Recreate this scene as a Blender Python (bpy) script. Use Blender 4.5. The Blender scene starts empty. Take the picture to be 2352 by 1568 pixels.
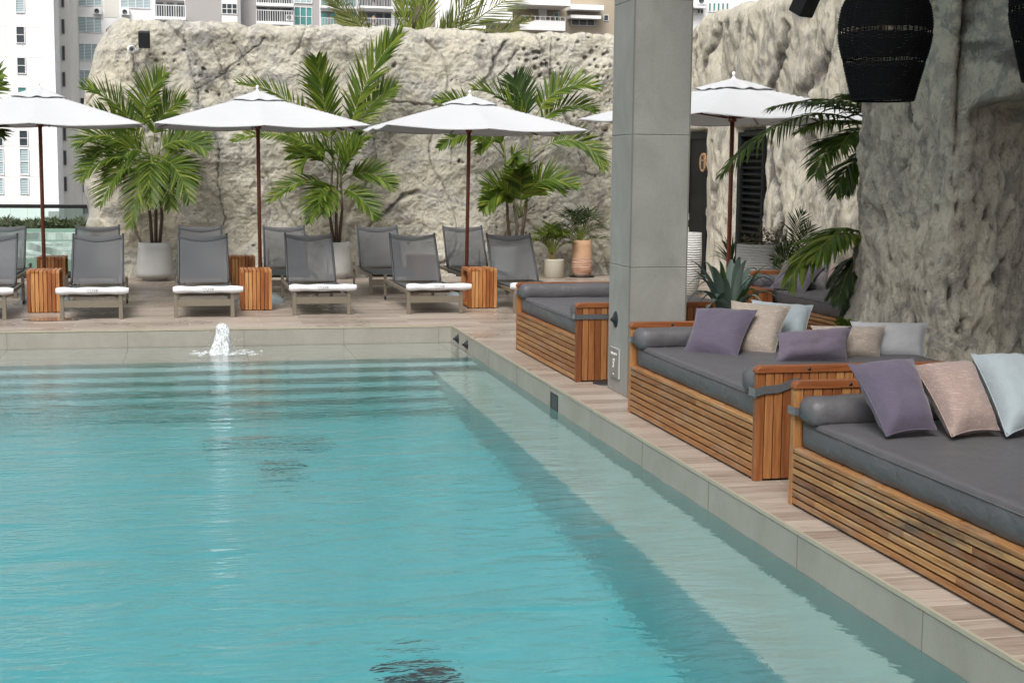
import bpy, bmesh, math, random
from mathutils import Vector, Matrix, noise as N
random.seed(7)
R = random.uniform
PI = math.pi
# ---------------------------------------------------------------- camera frame
CX, CY, F, EYE = 1176., 784., 3300., 1.68
_X = Vector((0.97567562, -0.01605096, 0.21863084)); _Y = Vector((-0.21899421, -0.11654249, 0.96874113)); _Z = Vector((0.00993056, -0.993056, -0.11722274))
CAM = Vector((0, 0, EYE))
def ray(x, y):
    d = Vector((x - CX, y - CY, F)); return Vector((_X.dot(d), _Y.dot(d), _Z.dot(d)))
def at(x, y, Y):
    d = ray(x, y); return CAM + d * (Y / d.y)
def atz(x, y, z=0.):
    d = ray(x, y); return CAM + d * ((z - EYE) / d.z)
sc = bpy.context.scene
COL = sc.collection
# ---------------------------------------------------------------- node helpers
def newmat(name):
    m = bpy.data.materials.new(name); m.use_nodes = True
    nt = m.node_tree; nt.nodes.clear()
    return m, nt
class NT:
    def __init__(s, nt): s.nt = nt
    def n(s, t, **kw):
        nd = s.nt.nodes.new(t)
        for k, v in kw.items():
            if k.startswith('_'): setattr(nd, k[1:], v)
            else:
                key = int(k[1:]) if k[0] == 'i' and k[1:].isdigit() else k.replace('__', ' ')
                s.set(nd, key, v)
        return nd
    def set(s, nd, key, v):
        if isinstance(v, bpy.types.NodeSocket): s.nt.links.new(v, nd.inputs[key])
        else:
            nd.inputs[key].default_value = v
    def mixc(s, f, a, b, bt='MIX'):
        nd = s.n('ShaderNodeMix', _data_type='RGBA', _blend_type=bt)
        s.set(nd, 0, f); s.set(nd, 6, a); s.set(nd, 7, b); return nd.outputs[2]
    def ramp(s, f, *stops):
        nd = s.n('ShaderNodeValToRGB'); s.nt.links.new(f, nd.inputs[0]); cr = nd.color_ramp
        cr.elements[0].position = stops[0][0]; cr.elements[0].color = c4(stops[0][1])
        cr.elements[1].position = stops[-1][0]; cr.elements[1].color = c4(stops[-1][1])
        for p, c in stops[1:-1]:
            e = cr.elements.new(p); e.color = c4(c)
        return nd.outputs[0]
    def math(s, op, a, b=0.5, c=0.5):
        nd = s.n('ShaderNodeMath', _operation=op); s.set(nd, 0, a); s.set(nd, 1, b); s.set(nd, 2, c); return nd.outputs[0]
    def vmap(s, vec, scale=(1, 1, 1), loc=(0, 0, 0), rot=(0, 0, 0)):
        return s.n('ShaderNodeMapping', Vector=vec, Scale=scale, Location=loc, Rotation=rot).outputs[0]
    def noise(s, vec, scale, detail=4, rough=.55, dist=0.):
        nd = s.n('ShaderNodeTexNoise', Vector=vec, Scale=scale, Detail=detail, Roughness=rough, Distortion=dist); return nd.outputs[0]
    def coord(s, k='Object'): return s.n('ShaderNodeTexCoord').outputs[k]
    def attr(s, name, out=2): return s.n('ShaderNodeAttribute', _attribute_name=name).outputs[out]
    def out(s, surf, vol=None):
        o = s.n('ShaderNodeOutputMaterial'); s.nt.links.new(surf, o.inputs[0])
        if vol: s.nt.links.new(vol, o.inputs[1])
    def bump(s, h, strength=.5, dist=.02, normal=None):
        nd = s.n('ShaderNodeBump', Height=h, Strength=strength, Distance=dist)
        if normal: s.set(nd, 'Normal', normal)
        return nd.outputs[0]
    def pbr(s, col, rough=.6, normal=None, **kw):
        nd = s.n('ShaderNodeBsdfPrincipled'); s.set(nd, 'Base Color', col if isinstance(col, bpy.types.NodeSocket) else c4(col)); s.set(nd, 'Roughness', rough)
        if normal: s.set(nd, 'Normal', normal)
        for k, v in kw.items(): s.set(nd, k.replace('__', ' '), v)
        return nd.outputs[0]
def c4(c): return tuple(c) if len(c) == 4 else (c[0], c[1], c[2], 1.)
def hexc(h):
    v = [int(h[i:i+2], 16) / 255 for i in (0, 2, 4)]
    return tuple((x / 12.92 if x < .04045 else ((x + .055) / 1.055) ** 2.4) for x in v) + (1.,)
def simple(name, col, rough=.6, var=.12, nscale=8., bump=.15, bscale=60., **kw):
    m, nt = newmat(name); t = NT(nt); co = t.coord()
    n1 = t.noise(co, nscale, 5); c = c4(col)
    dark = tuple(x * (1 - var) for x in c[:3]) + (1,); lite = tuple(min(1, x * (1 + var)) for x in c[:3]) + (1,)
    colr = t.mixc(n1, dark, lite)
    nb = t.noise(co, bscale, 3)
    t.out(t.pbr(colr, rough, t.bump(nb, bump, .01), **kw)); return m
M = {}
def mat_wood(name, stops, grey=.0, rough=.45, stain=False, gl=1.0):
    m, nt = newmat(name); t = NT(nt)
    uv = t.n('ShaderNodeUVMap', _uv_map='UVMap').outputs[0]
    rnd = t.attr('rnd')
    base = t.ramp(rnd, *stops)
    g = t.noise(t.vmap(uv, (3.5, 55, 1)), 1., 6, .6, .6)
    g2 = t.noise(t.vmap(uv, (1.2, 14, 1)), 1., 3, .5, 1.5)
    c = t.mixc(t.ramp(g, (.35, (.0,)*3), (.7, (1,)*3)), t.mixc(1., base, (.55, .45, .4, 1), 'MULTIPLY'), base)
    c = t.mixc(t.math('MULTIPLY', t.ramp(g2, (.5, (0,)*3), (.75, (1,)*3)), .45), c, t.mixc(1., base, (.5, .38, .3, 1), 'MULTIPLY'))
    co = t.coord()
    if grey > 0:
        gn = t.noise(t.vmap(co, (2.2, 2.2, 7)), 1.3, 6, .65)
        c = t.mixc(t.math('MULTIPLY', t.ramp(gn, (.48, (0,)*3), (.68, (1,)*3)), grey), c, (.30, .25, .19, 1))
    if stain:
        sn = t.noise(t.vmap(co, (1.5, 1.1, 9), (3.1, .3, 1.)), 1.2, 6, .7)
        c = t.mixc(t.math('MULTIPLY', t.ramp(sn, (.56, (0,)*3), (.66, (1,)*3)), .72), c, (.06, .045, .035, 1))
    t.out(t.pbr(c, rough, t.bump(g, .25, .004))); return m
def build_materials():
    teak = [(0., (.20, .068, .022)), (.3, (.30, .115, .036)), (.6, (.38, .165, .055)), (.85, (.46, .235, .085)), (1., (.25, .09, .03))]
    M['teak'] = mat_wood('oiled teak', teak)
    M['teakred'] = mat_wood('red teak', [(0., (.20, .06, .018)), (.5, (.29, .10, .03)), (1., (.36, .15, .05))])
    M['teakfront'] = mat_wood('weathered teak', [(0., (.28, .12, .042)), (.3, (.35, .165, .056)), (.6, (.41, .205, .073)), (1., (.46, .26, .10))], grey=.3, rough=.55, stain=False)
    M['teakstain'] = mat_wood('stained teak', [(0., (.22, .10, .04)), (.3, (.32, .16, .062)), (.6, (.42, .23, .088)), (1., (.48, .30, .125))], grey=.35, rough=.5, stain=True)
    M['sidewood'] = mat_wood('side table teak', [(0., (.30, .10, .028)), (.35, (.40, .15, .042)), (.7, (.5, .22, .07)), (1., (.6, .32, .12))])
    M['grout'] = simple('gap', (.02, .015, .01), .8)
    # fabric
    def fabric(name, col, wscale=500., rough=.85, var=.12, cross=0., bs=.25, sheen=.2, wrinkle=.35):
        m, nt = newmat(name); t = NT(nt); co = t.coord()
        c = c4(col); n1 = t.noise(co, 5., 4)
        b = t.mixc(n1, tuple(x*(1-var) for x in c[:3])+(1,), tuple(min(1, x*(1+var)) for x in c[:3])+(1,))
        w = t.noise(co, wscale * .4, 2)
        b = t.mixc(t.math('MULTIPLY', w, .35), b, tuple(x * .55 for x in c[:3])+(1,))
        if cross > 0:
            a1 = t.noise(t.vmap(co, (16, 16, 260)), 1., 2, .5); a2 = t.noise(t.vmap(co, (230, 230, 14)), 1., 2, .5)
            th = t.ramp(t.math('MAXIMUM', a1, a2), (.60, (0,)*3), (.66, (1,)*3))
            b = t.mixc(t.math('MULTIPLY', th, cross), b, tuple(min(1, x*1.7+.05) for x in c[:3])+(1,))
        wr = t.noise(co, 9., 3, .5, .8)
        nm = t.bump(wr, wrinkle, .03); nm = t.bump(w, bs, .003, nm)
        t.out(t.pbr(b, rough, nm, **{'Sheen__Weight': sheen})); return m
    M['mattress'] = fabric('charcoal vinyl', (.095, .093, .099), 300, .52, .05, bs=.06, sheen=.0, wrinkle=.34)
    M['strap'] = fabric('dark strap', (.07, .072, .078), 500, .7)
    M['purple'] = fabric('purple linen', (.085, .070, .105), 420, .95, .15, .12)
    M['purpleb'] = fabric('dusty purple linen', (.115, .095, .13), 420, .95, .2, .12)
    M['beigepil'] = fabric('beige weave', (.285, .24, .20), 420, .95, .08, .5)
    M['pinkpil'] = fabric('rosy beige weave', (.27, .20, .175), 420, .95, .08, .45)
    M['whitepil'] = fabric('pale blue grey linen', (.30, .35, .375), 420, .95, .06, .0)
    M['lightpil'] = fabric('light grey linen', (.34, .345, .36), 420, .95, .06, .0)
    M['greypil'] = fabric('grey cushion', (.17, .16, .165), 420, .95, .08, .4)
    m, nt = newmat('white canvas'); t = NT(nt); co = t.coord()
    p = t.pbr(t.mixc(t.noise(co, 3., 4), (.58, .595, .615, 1), (.63, .64, .655, 1)), .9, t.bump(t.noise(co, 5., 3, .5, .6), .25, .03)); tl = t.n('ShaderNodeBsdfTranslucent', Color=(.6, .61, .63, 1)).outputs[0]
    mx = t.n('ShaderNodeMixShader', Fac=.22); t.set(mx, 1, p); t.set(mx, 2, tl); t.out(mx.outputs[0]); M['canopy'] = m
    M['towel'] = simple('white terry', (.70, .71, .73), .95, .03, 30., .5, 700.)
    M['sling_edge'] = simple('dark sling frame', (.05, .054, .06), .6, .08, 20, .1, 800)
    # see-through mesh sling
    m, nt = newmat('grey mesh sling'); t = NT(nt)
    w = t.noise(t.coord(), 900., 1)
    p = t.pbr(t.mixc(w, (.06, .064, .07, 1), (.11, .114, .122, 1)), .6)
    tr = t.n('ShaderNodeBsdfTransparent', Color=(.8, .82, .85, 1)).outputs[0]
    mx = t.n('ShaderNodeMixShader', Fac=.25); t.set(mx, 1, p); t.set(mx, 2, tr); t.out(mx.outputs[0]); M['sling'] = m
    M['sling_seat'] = simple('grey sling seat', (.075, .088, .092), .6, .1, 20, .1, 800)
    M['taupe'] = simple('taupe powder coat', (.195, .17, .13), .42, .15, 6., .05, 200, Metallic=.25)
    M['pole'] = simple('reddish brown pole', (.17, .045, .022), .45, .12, 5, .05)
    M['basegrey'] = simple('glossy grey base', (.25, .29, .31), .18, .06, 4, .05, 30)
    M['black'] = simple('black plastic', (.012, .013, .015), .45, .1, 10, .1, 200)
    M['blackgloss'] = simple('black gloss', (.008, .009, .011), .3, .1, 10, .02, 50)
    M['wicker'] = simple('black wicker', (.005, .0055, .0065), .8, .2, 40, .3, 300, Specular__IOR__Level=.15)
    M['white'] = simple('white plastic', (.8, .8, .8), .4, .03)
    M['steel'] = simple('steel', (.5, .5, .5), .3, .1, 5, .05, 50, Metallic=.9)
    M['doorblack'] = simple('black painted door', (.006, .0075, .008), .6, .15, 3, .08, 60, Specular__IOR__Level=.2)
    M['planter'] = simple('grey concrete pot', (.42, .42, .41), .75, .12, 5, .2, 90)
    M['pebbled'] = simple('textured white pot', (.46, .46, .44), .8, .1, 25, .7, 35)
    M['beigepot'] = simple('beige pot', (.42, .39, .32), .75, .08, 5, .15, 90)
    M['soil'] = simple('soil', (.05, .035, .02), 1., .4, 40, .8, 40)
    M['bulb'] = None
    m, nt = newmat('bulb glass'); t = NT(nt)
    g = t.n('ShaderNodeBsdfGlass', Color=(.95, .9, .8, 1), Roughness=0., IOR=1.45).outputs[0]; t.out(g); M['bulb'] = m
    M['filament'] = simple('amber filament', (.5, .2, .05), .5)
    # terracotta pot with pale bands
    m, nt = newmat('terracotta'); t = NT(nt); co = t.coord()
    z = t.n('ShaderNodeSeparateXYZ', Vector=co).outputs[2]
    wv = t.noise(t.vmap(co, (3, 3, 90)), 1., 4); wv2 = t.noise(co, 14, 5)
    low = t.ramp(z, (.30, (1,)*3), (.36, (0,)*3))
    c = t.mixc(wv2, (.42, .24, .135, 1), (.55, .36, .22, 1))
    c2 = t.mixc(t.ramp(wv, (.45, (0,)*3), (.6, (1,)*3)), (.36, .17, .10, 1), (.55, .42, .33, 1))
    t.out(t.pbr(t.mixc(low, c, c2), .8, t.bump(wv, .5, .01))); M['terra'] = m
    # ribbed white
    m, nt = newmat('ribbed white'); t = NT(nt); co = t.coord()
    w = t.n('ShaderNodeTexWave', _wave_type='BANDS', _bands_direction='Z', Vector=co, Scale=9.5, Distortion=2.2, Detail=2., **{'Detail__Scale': 1.2}).outputs[1]
    t.out(t.pbr(t.mixc(t.noise(co, 6), (.52, .52, .5, 1), (.64, .64, .62, 1)), .7, t.bump(w, .8, .02))); M['ribbed'] = m
    # leaves
    def leaf(name, c1, c2, c3, transl=.3):
        m, nt = newmat(name); t = NT(nt)
        c = t.ramp(t.attr('rnd'), (0., c1), (.6, c2), (1., c3))
        n = t.noise(t.coord(), 4., 3)
        c = t.mixc(t.math('MULTIPLY', n, .5), c, tuple(x*.5 for x in c1)+(1,))
        p = t.pbr(c, .55); tl = t.n('ShaderNodeBsdfTranslucent', Color=c).outputs[0]
        mx = t.n('ShaderNodeMixShader', Fac=transl); t.set(mx, 1, p); t.set(mx, 2, tl); t.out(mx.outputs[0]); return m
    M['leaf'] = leaf('palm leaf', (.05, .10, .010), (.125, .21, .018), (.32, .38, .045), .42)
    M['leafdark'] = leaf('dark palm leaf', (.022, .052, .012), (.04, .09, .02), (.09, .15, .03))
    M['leafbright'] = leaf('bright areca leaf', (.03, .07, .012), (.07, .15, .022), (.16, .25, .05))
    M['leafyellow'] = leaf('coconut leaf', (.07, .11, .015), (.17, .22, .04), (.34, .33, .09), .4)
    M['agave'] = leaf('agave leaf', (.13, .20, .16), (.19, .275, .225), (.28, .37, .32), .12)
    M['dryleaf'] = leaf('dry leaf', (.07, .08, .03), (.12, .11, .045), (.2, .17, .09), .2)
    M['rachis'] = simple('leaf stem', (.16, .2, .04), .5, .2, 10)
    M['trunk'] = simple('palm stem', (.10, .07, .05), .8, .35, 22, .6, 30)
    M['greentrunk'] = simple('green stem', (.12, .14, .045), .6, .3, 12, .2, 30)
    M['orangestem'] = simple('orange green stem', (.34, .24, .06), .6, .3, 12, .2, 30)
    # rock
    def rock(name, c1, c2, c3, sx=1., sz=1., holes=0., darkamt=.8):
        m, nt = newmat(name); t = NT(nt); co = t.coord()
        cs = t.vmap(co, (sx, sx, sz))
        big = t.noise(cs, 1.1, 6, .6, .4); mid = t.noise(cs, 4.5, 6, .62, .8); fine = t.noise(cs, 26., 5, .6, 1.0)
        c = t.mixc(t.ramp(big, (.38, (0,)*3), (.62, (1,)*3)), c1, c2)
        c = t.mixc(t.math('MULTIPLY', t.ramp(mid, (.5, (0,)*3), (.68, (1,)*3)), .75), c, c3)
        dirt = t.attr('dirt')  # stains plus shade painted into cracks, pits and grooves
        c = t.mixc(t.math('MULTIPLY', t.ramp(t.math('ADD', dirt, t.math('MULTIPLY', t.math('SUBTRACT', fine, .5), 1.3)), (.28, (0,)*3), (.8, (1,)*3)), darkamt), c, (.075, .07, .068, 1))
        fl = t.ramp(fine, (.32, (0,)*3), (.45, (1,)*3))
        c = t.mixc(t.math('MULTIPLY', t.math('SUBTRACT', 1., fl), .35), c, (.16, .145, .125, 1))  # hollows darkened in colour to add shading contrast
        vo = t.n('ShaderNodeTexVoronoi', _feature='F1', Vector=t.mixc(.12, cs, t.n('ShaderNodeTexNoise', Vector=cs, Scale=9., Detail=3.).outputs[1]), Scale=21.).outputs[0]
        cr = t.noise(cs, 20., 8, .74, 2.0)
        crk = t.ramp(cr, (.36, (1,)*3), (.47, (0,)*3))  # crinkle creases: stain colour that doubles as painted shade
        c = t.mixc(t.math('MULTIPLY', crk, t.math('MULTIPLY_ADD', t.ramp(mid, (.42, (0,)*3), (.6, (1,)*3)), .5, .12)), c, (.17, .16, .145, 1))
        gp = t.noise(t.vmap(cs, (1, 1, 1), (7, 3, 1)), 2.3, 7, .7, 1.2)
        c = t.mixc(t.math('MULTIPLY', t.ramp(gp, (.54, (0,)*3), (.60, (1,)*3)), .6), c, (.25, .24, .235, 1))
        c = t.mixc(t.math('MULTIPLY', t.ramp(cr, (.56, (0,)*3), (.68, (1,)*3)), .4), c, (.62, .60, .54, 1))
        nm = t.bump(cr, .8, .05); nm = t.bump(vo, .3, .02, nm); nm = t.bump(fine, .7, .02, nm)
        t.out(t.pbr(c, .95, nm)); return m
    M['rock'] = rock('cream carved rock', (.645, .60, .475, 1), (.62, .595, .52, 1), (.50, .485, .45, 1))
    M['rock2'] = rock('cream streaked rock', (.70, .65, .52, 1), (.65, .61, .505, 1), (.46, .44, .41, 1), 1.6, .6)
    M['rock3'] = rock('grey pillar rock', (.74, .69, .56, 1), (.66, .625, .525, 1), (.36, .35, .325, 1), .9, .65)
    # stone tile (pool and column)
    def stone(name, ca, cb, joint=None, rough=.55, js=(1, 1, 1), speck=.0, nscale=2.):
        m, nt = newmat(name); t = NT(nt); co = t.coord()
        n1 = t.noise(t.vmap(co, (nscale, nscale, nscale*.6), rot=(0, .5, .3)), 1.3, 7, .65, .6); n2 = t.noise(co, 90., 3, .6)
        c = t.mixc(t.ramp(n1, (.3, (0,)*3), (.7, (1,)*3)), ca, cb)
        c = t.mixc(t.math('MULTIPLY', t.ramp(n2, (.55, (0,)*3), (.75, (1,)*3)), speck), c, tuple(x*.35 for x in ca[:3])+(1,))
        t.out(t.pbr(c, rough, t.bump(n2, .12, .004))); return m
    M['colstone'] = stone('grey column tile', (.20, .198, .182, 1), (.285, .28, .26, 1), speck=.5)
    M['joint'] = simple('tile joint', (.15, .145, .12), .8)
    M['poolstone'] = stone('pool stone', (.25, .24, .205, 1), (.32, .31, .27, 1), speck=.25, rough=.6)
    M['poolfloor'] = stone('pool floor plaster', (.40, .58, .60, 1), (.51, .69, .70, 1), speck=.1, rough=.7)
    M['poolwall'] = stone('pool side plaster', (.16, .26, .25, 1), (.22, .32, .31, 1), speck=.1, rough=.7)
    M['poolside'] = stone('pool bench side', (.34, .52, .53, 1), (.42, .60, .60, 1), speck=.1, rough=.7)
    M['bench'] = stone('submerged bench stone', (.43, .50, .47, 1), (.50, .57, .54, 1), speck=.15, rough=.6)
    M['walltint'] = stone('submerged wall tint', (.20, .31, .29, 1), (.25, .36, .345, 1), speck=.1, rough=.6)  # darker teal of the reflecting water put into the wall colour
    M['ledge'] = stone('ledge stone', (.42, .40, .35, 1), (.50, .48, .42, 1), speck=.1, rough=.6)
    M['trim'] = simple('beige edge trim', (.36, .33, .25), .4)
    # deck: wood-look planks running along X
    m, nt = newmat('wood look deck tile'); t = NT(nt); co = t.coord()
    br = t.n('ShaderNodeTexBrick', Vector=co, Scale=1., _offset=.37, _offset_frequency=3, **{'Brick__Width': 1.2, 'Row__Height': .2, 'Mortar__Size': .0035, 'Mortar__Smooth': .1, 'Bias': 0.})
    br.inputs['Color1'].default_value = (0, 0, 0, 1); br.inputs['Color2'].default_value = (1, 1, 1, 1); br.inputs['Mortar'].default_value = (.5, .5, .5, 1)
    pl = t.ramp(br.outputs[0], (0., (.305, .25, .208)), (.5, (.38, .325, .275)), (1., (.465, .405, .35)))
    st = t.noise(t.vmap(co, (1.6, 26, 1)), 1., 6, .65, .5); st2 = t.noise(t.vmap(co, (5, 80, 1)), 1., 4, .6, .2)
    c = t.mixc(t.ramp(st, (.38, (0,)*3), (.66, (1,)*3)), t.mixc(1., pl, (.66, .62, .6, 1), 'MULTIPLY'), pl)
    c = t.mixc(t.math('MULTIPLY', t.ramp(st2, (.5, (0,)*3), (.7, (1,)*3)), .3), c, (.52, .46, .40, 1))
    c = t.mixc(br.outputs[1], c, (.50, .45, .38, 1))
    wet = t.noise(co, .9, 4, .6)
    ro = t.math('MULTIPLY_ADD', t.ramp(wet, (.38, (0,)*3), (.58, (1,)*3)), .28, .24)
    t.out(t.pbr(c, ro, t.bump(st, .08, .003))); M['deck'] = m
    # water
    m, nt = newmat('pool water'); t = NT(nt); co = t.coord()
    v1 = t.vmap(co, (.75, 1.9, 1)); w1 = t.noise(v1, 1.5, 2, .5, .7)
    v2 = t.vmap(co, (2.2, 6.0, 1), rot=(0, 0, .12)); w2 = t.noise(v2, 1.6, 3, .5, .9)
    v3 = t.vmap(co, (6., 13., 1), rot=(0, 0, -.2)); w3 = t.noise(v3, 1.6, 2, .5, .6)
    # ring ripples leaving the fountain
    d = t.n('ShaderNodeVectorMath', _operation='DISTANCE'); t.set(d, 0, co); t.set(d, 1, (.3, 14.8, -.18)); dist = d.outputs['Value']
    rp = t.math('SINE', t.math('MULTIPLY_ADD', dist, 34., t.math('MULTIPLY', w1, 9.)))
    fall = t.ramp(t.math('DIVIDE', dist, 10.), (.03, (1,)*3), (.35, (.35,)*3), (.95, (.0,)*3))
    xs = t.n('ShaderNodeSeparateXYZ', Vector=co).outputs[0]
    ysx = t.n('ShaderNodeSeparateXYZ', Vector=co).outputs[1]
    calm = t.ramp(t.math('DIVIDE', ysx, 20.), (.40, (1,)*3), (.62, (.30,)*3))
    lft = t.ramp(t.math('MULTIPLY_ADD', xs, -.22, .45), (.0, (.38,)*3), (.5, (.8,)*3), (1., (1.7,)*3))
    h = t.math('ADD', t.math('MULTIPLY', w1, .95), t.math('MULTIPLY', w2, .40))
    h = t.math('ADD', h, t.math('MULTIPLY', t.math('MULTIPLY', w3, .24), lft))
    h = t.math('ADD', h, t.math('MULTIPLY', t.math('MULTIPLY', rp, .085), fall))
    nm = t.bump(t.math('MULTIPLY', t.math('MULTIPLY', h, calm), t.math('MULTIPLY_ADD', lft, .65, .42)), 1., .045)
    g = t.n('ShaderNodeBsdfGlass', Color=(1, 1, 1, 1), Roughness=.0, IOR=1.333, Normal=nm).outputs[0]
    va = t.n('ShaderNodeVolumeAbsorption', Color=(.27, .845, .875, 1), Density=.5).outputs[0]
    t.out(g, va); M['water'] = m
    # fountain foam
    m, nt = newmat('foam'); t = NT(nt); co = t.coord()
    n = t.noise(t.vmap(co, (1, 1, .4)), 60., 4, .6)
    p = t.pbr((.78, .82, .84), .3, t.bump(n, .8, .02)); tr = t.n('ShaderNodeBsdfTransparent').outputs[0]
    mx = t.n('ShaderNodeMixShader', Fac=t.ramp(n, (.42, (0,)*3), (.66, (.85,)*3))); t.set(mx, 1, p); t.set(mx, 2, tr); t.out(mx.outputs[0]); M['foam'] = m
    # railing glass
    m, nt = newmat('railing glass'); t = NT(nt)
    tr = t.n('ShaderNodeBsdfTransparent', Color=(.86, .955, .925, 1)).outputs[0]; gl = t.n('ShaderNodeBsdfGlossy', Roughness=.02).outputs[0]
    fr = t.n('ShaderNodeFresnel', IOR=1.45).outputs[0]; mx = t.n('ShaderNodeMixShader', Fac=fr); t.set(mx, 1, tr); t.set(mx, 2, gl); t.out(mx.outputs[0]); M['railglass'] = m
    # buildings
    M['wallwhite'] = simple('white render wall', (.86, .86, .86), .85, .05, .12, .1, 3.)
    M['wallcream'] = simple('stained cream wall', (.70, .69, .64), .85, .12, .2, .1, 3.)
    M['wallgrey'] = simple('lilac grey wall', (.41, .39, .385), .85, .04, .1, .1, 3.)
    M['wallbeige'] = simple('beige wall', (.43, .365, .28), .85, .05, .1, .1, 3.)
    M['panebl'] = simple('dark pane', (.05, .065, .075), .12, .4, .8, .0, 1)
    M['paneteal'] = simple('teal pane', (.08, .26, .25), .15, .3, .8, .0, 1)
    m, nt = newmat('louvre pane'); t = NT(nt); co = t.coord()
    w = t.n('ShaderNodeTexWave', _wave_type='BANDS', _bands_direction='Z', Vector=co, Scale=2.2, Distortion=0.).outputs[1]
    t.out(t.pbr(t.mixc(t.ramp(w, (.4, (0,)*3), (.6, (1,)*3)), (.16, .28, .30, 1), (.62, .68, .70, 1)), .5)); M['louvre'] = m
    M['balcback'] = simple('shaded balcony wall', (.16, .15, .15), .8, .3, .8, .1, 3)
    M['asphalt'] = simple('asphalt', (.06, .06, .058), .9, .3, .2, .3, 2.)
    m, nt = newmat('stained concrete'); t = NT(nt); co = t.coord()
    n = t.noise(t.vmap(co, (2.5, 2.5, .35)), 1.2, 6, .65)
    t.out(t.pbr(t.mixc(t.ramp(n, (.42, (0,)*3), (.62, (1,)*3)), (.25, .26, .24, 1), (.66, .67, .64, 1)), .9)); M['concrete'] = m
    M['shrub'] = leaf('shrub leaf', (.08, .09, .035), (.15, .15, .06), (.34, .26, .12), .2)
    M['skin'] = simple('skin', (.45, .25, .17), .6, .05)
    M['signgrey'] = simple('sign grey', (.20, .185, .17), .45, .04)
    M['signwood'] = mat_wood('sign wood', [(0., (.45, .27, .13)), (1., (.55, .36, .2))])
    M['lettergrey'] = simple('grey print', (.25, .25, .26), .8, .02)
build_materials()
# ---------------------------------------------------------------- mesh builder
class MB:
    def __init__(s): s.v = []; s.f = []; s.uv = []; s.r = []; s.sm = []
    def add(s, vs, fs, uvs=None, rnd=None, smooth=False):
        b = len(s.v); s.v += [tuple(v) for v in vs]
        r = random.random() if rnd is None else rnd
        for i, f in enumerate(fs):
            s.f.append([b + k for k in f]); s.sm.append(smooth); s.r.append(r if not isinstance(r, list) else r[i])
            s.uv.append(uvs[i] if uvs else [(vs[k][0], vs[k][2]) for k in f])
    def box(s, lo, hi, rnd=None, M_=None, axis=None):
        lo = Vector(lo); hi = Vector(hi); d = hi - lo
        c = [(x, y, z) for x in (lo.x, hi.x) for y in (lo.y, hi.y) for z in (lo.z, hi.z)]
        F_ = [(0, 1, 3, 2), (4, 6, 7, 5), (0, 4, 5, 1), (2, 3, 7, 6), (0, 2, 6, 4), (1, 5, 7, 3)]
        ax = axis if axis is not None else max(range(3), key=lambda i: d[i])
        o1, o2 = R(0, 40), R(0, 40); ot = [i for i in range(3) if i != ax]
        uvs = [[(c[k][ax] + o1, c[k][ot[0]] + c[k][ot[1]] + o2) for k in f] for f in F_]
        vs = [Vector(p) for p in c]
        if M_: vs = [M_ @ p for p in vs]
        s.add(vs, F_, uvs, rnd)
    def tube(s, pts, rad, seg=8, rnd=None, caps=True):
        pts = [Vector(p) for p in pts]; n = len(pts); rr = rad if isinstance(rad, (list, tuple)) else [rad] * n
        vs = []; fs = []; up = Vector((0, 0, 1))
        t0 = (pts[1] - pts[0]).normalized()
        a = t0.orthogonal().normalized()
        for i in range(n):
            t = (pts[min(i+1, n-1)] - pts[max(i-1, 0)]).normalized()
            a = (a - t * a.dot(t)).normalized(); b = t.cross(a)
            for k in range(seg):
                an = 2 * PI * k / seg; vs.append(pts[i] + (a * math.cos(an) + b * math.sin(an)) * rr[i])
        for i in range(n - 1):
            for k in range(seg):
                k2 = (k + 1) % seg; fs.append((i*seg+k, i*seg+k2, (i+1)*seg+k2, (i+1)*seg+k))
        if caps: fs.append(tuple(range(seg))[::-1]); fs.append(tuple((n-1)*seg+k for k in range(seg)))
        s.add(vs, fs, None, rnd, True)
    def lathe(s, prof, seg=28, c=(0, 0, 0), rnd=None, wob=None):
        vs = []; fs = []
        for i, (r, z) in enumerate(prof):
            for k in range(seg):
                an = 2*PI*k/seg; rr = r * (1 + (wob(an, z) if wob else 0)); vs.append((c[0] + rr*math.cos(an), c[1] + rr*math.sin(an), c[2] + z))
        for i in range(len(prof)-1):
            for k in range(seg):
                k2 = (k+1) % seg; fs.append((i*seg+k, i*seg+k2, (i+1)*seg+k2, (i+1)*seg+k))
        s.add(vs, fs, None, rnd, True)
    def grid(s, fn, nu, nv, rnd=None, flip=False):
        vs = [fn(i / nu, j / nv) for j in range(nv+1) for i in range(nu+1)]
        fs = []; w = nu+1
        for j in range(nv):
            for i in range(nu):
                q = (j*w+i, j*w+i+1, (j+1)*w+i+1, (j+1)*w+i); fs.append(q[::-1] if flip else q)
        s.add(vs, fs, None, rnd, True)
    def build(s, name, m, parent=None, bevel=0., seg=2, sharp=None, loc=None):
        me = bpy.data.meshes.new(name); me.from_pydata(s.v, [], s.f)
        uvl = me.uv_layers.new(name='UVMap'); flat = [c for f in s.uv for p in f for c in p]; uvl.data.foreach_set('uv', flat)
        at_ = me.attributes.new('rnd', 'FLOAT', 'FACE'); at_.data.foreach_set('value', s.r)
        me.polygons.foreach_set('use_smooth', s.sm); me.update()
        o = bpy.data.objects.new(name, me); COL.objects.link(o)
        if m: me.materials.append(m)
        if parent: o.parent = parent
        if bevel > 0:
            b = o.modifiers.new('Bevel', 'BEVEL'); b.width = bevel; b.segments = seg; b.limit_method = 'ANGLE'; b.angle_limit = math.radians(40)
        return o
def tag(o, label=None, cat=None, group=None, kind=None):
    if label: o['label'] = label
    if cat: o['category'] = cat
    if group: o['group'] = group
    if kind: o['kind'] = kind
    return o
def empty(name, loc, rz=0., label=None, cat=None, group=None):
    o = bpy.data.objects.new(name, None); COL.objects.link(o); o.location = loc; o.rotation_euler.z = rz; o.empty_display_size = .1
    return tag(o, label, cat, group)
def kids(o): return [c for c in list(COL.objects) if c.parent == o]
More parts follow.
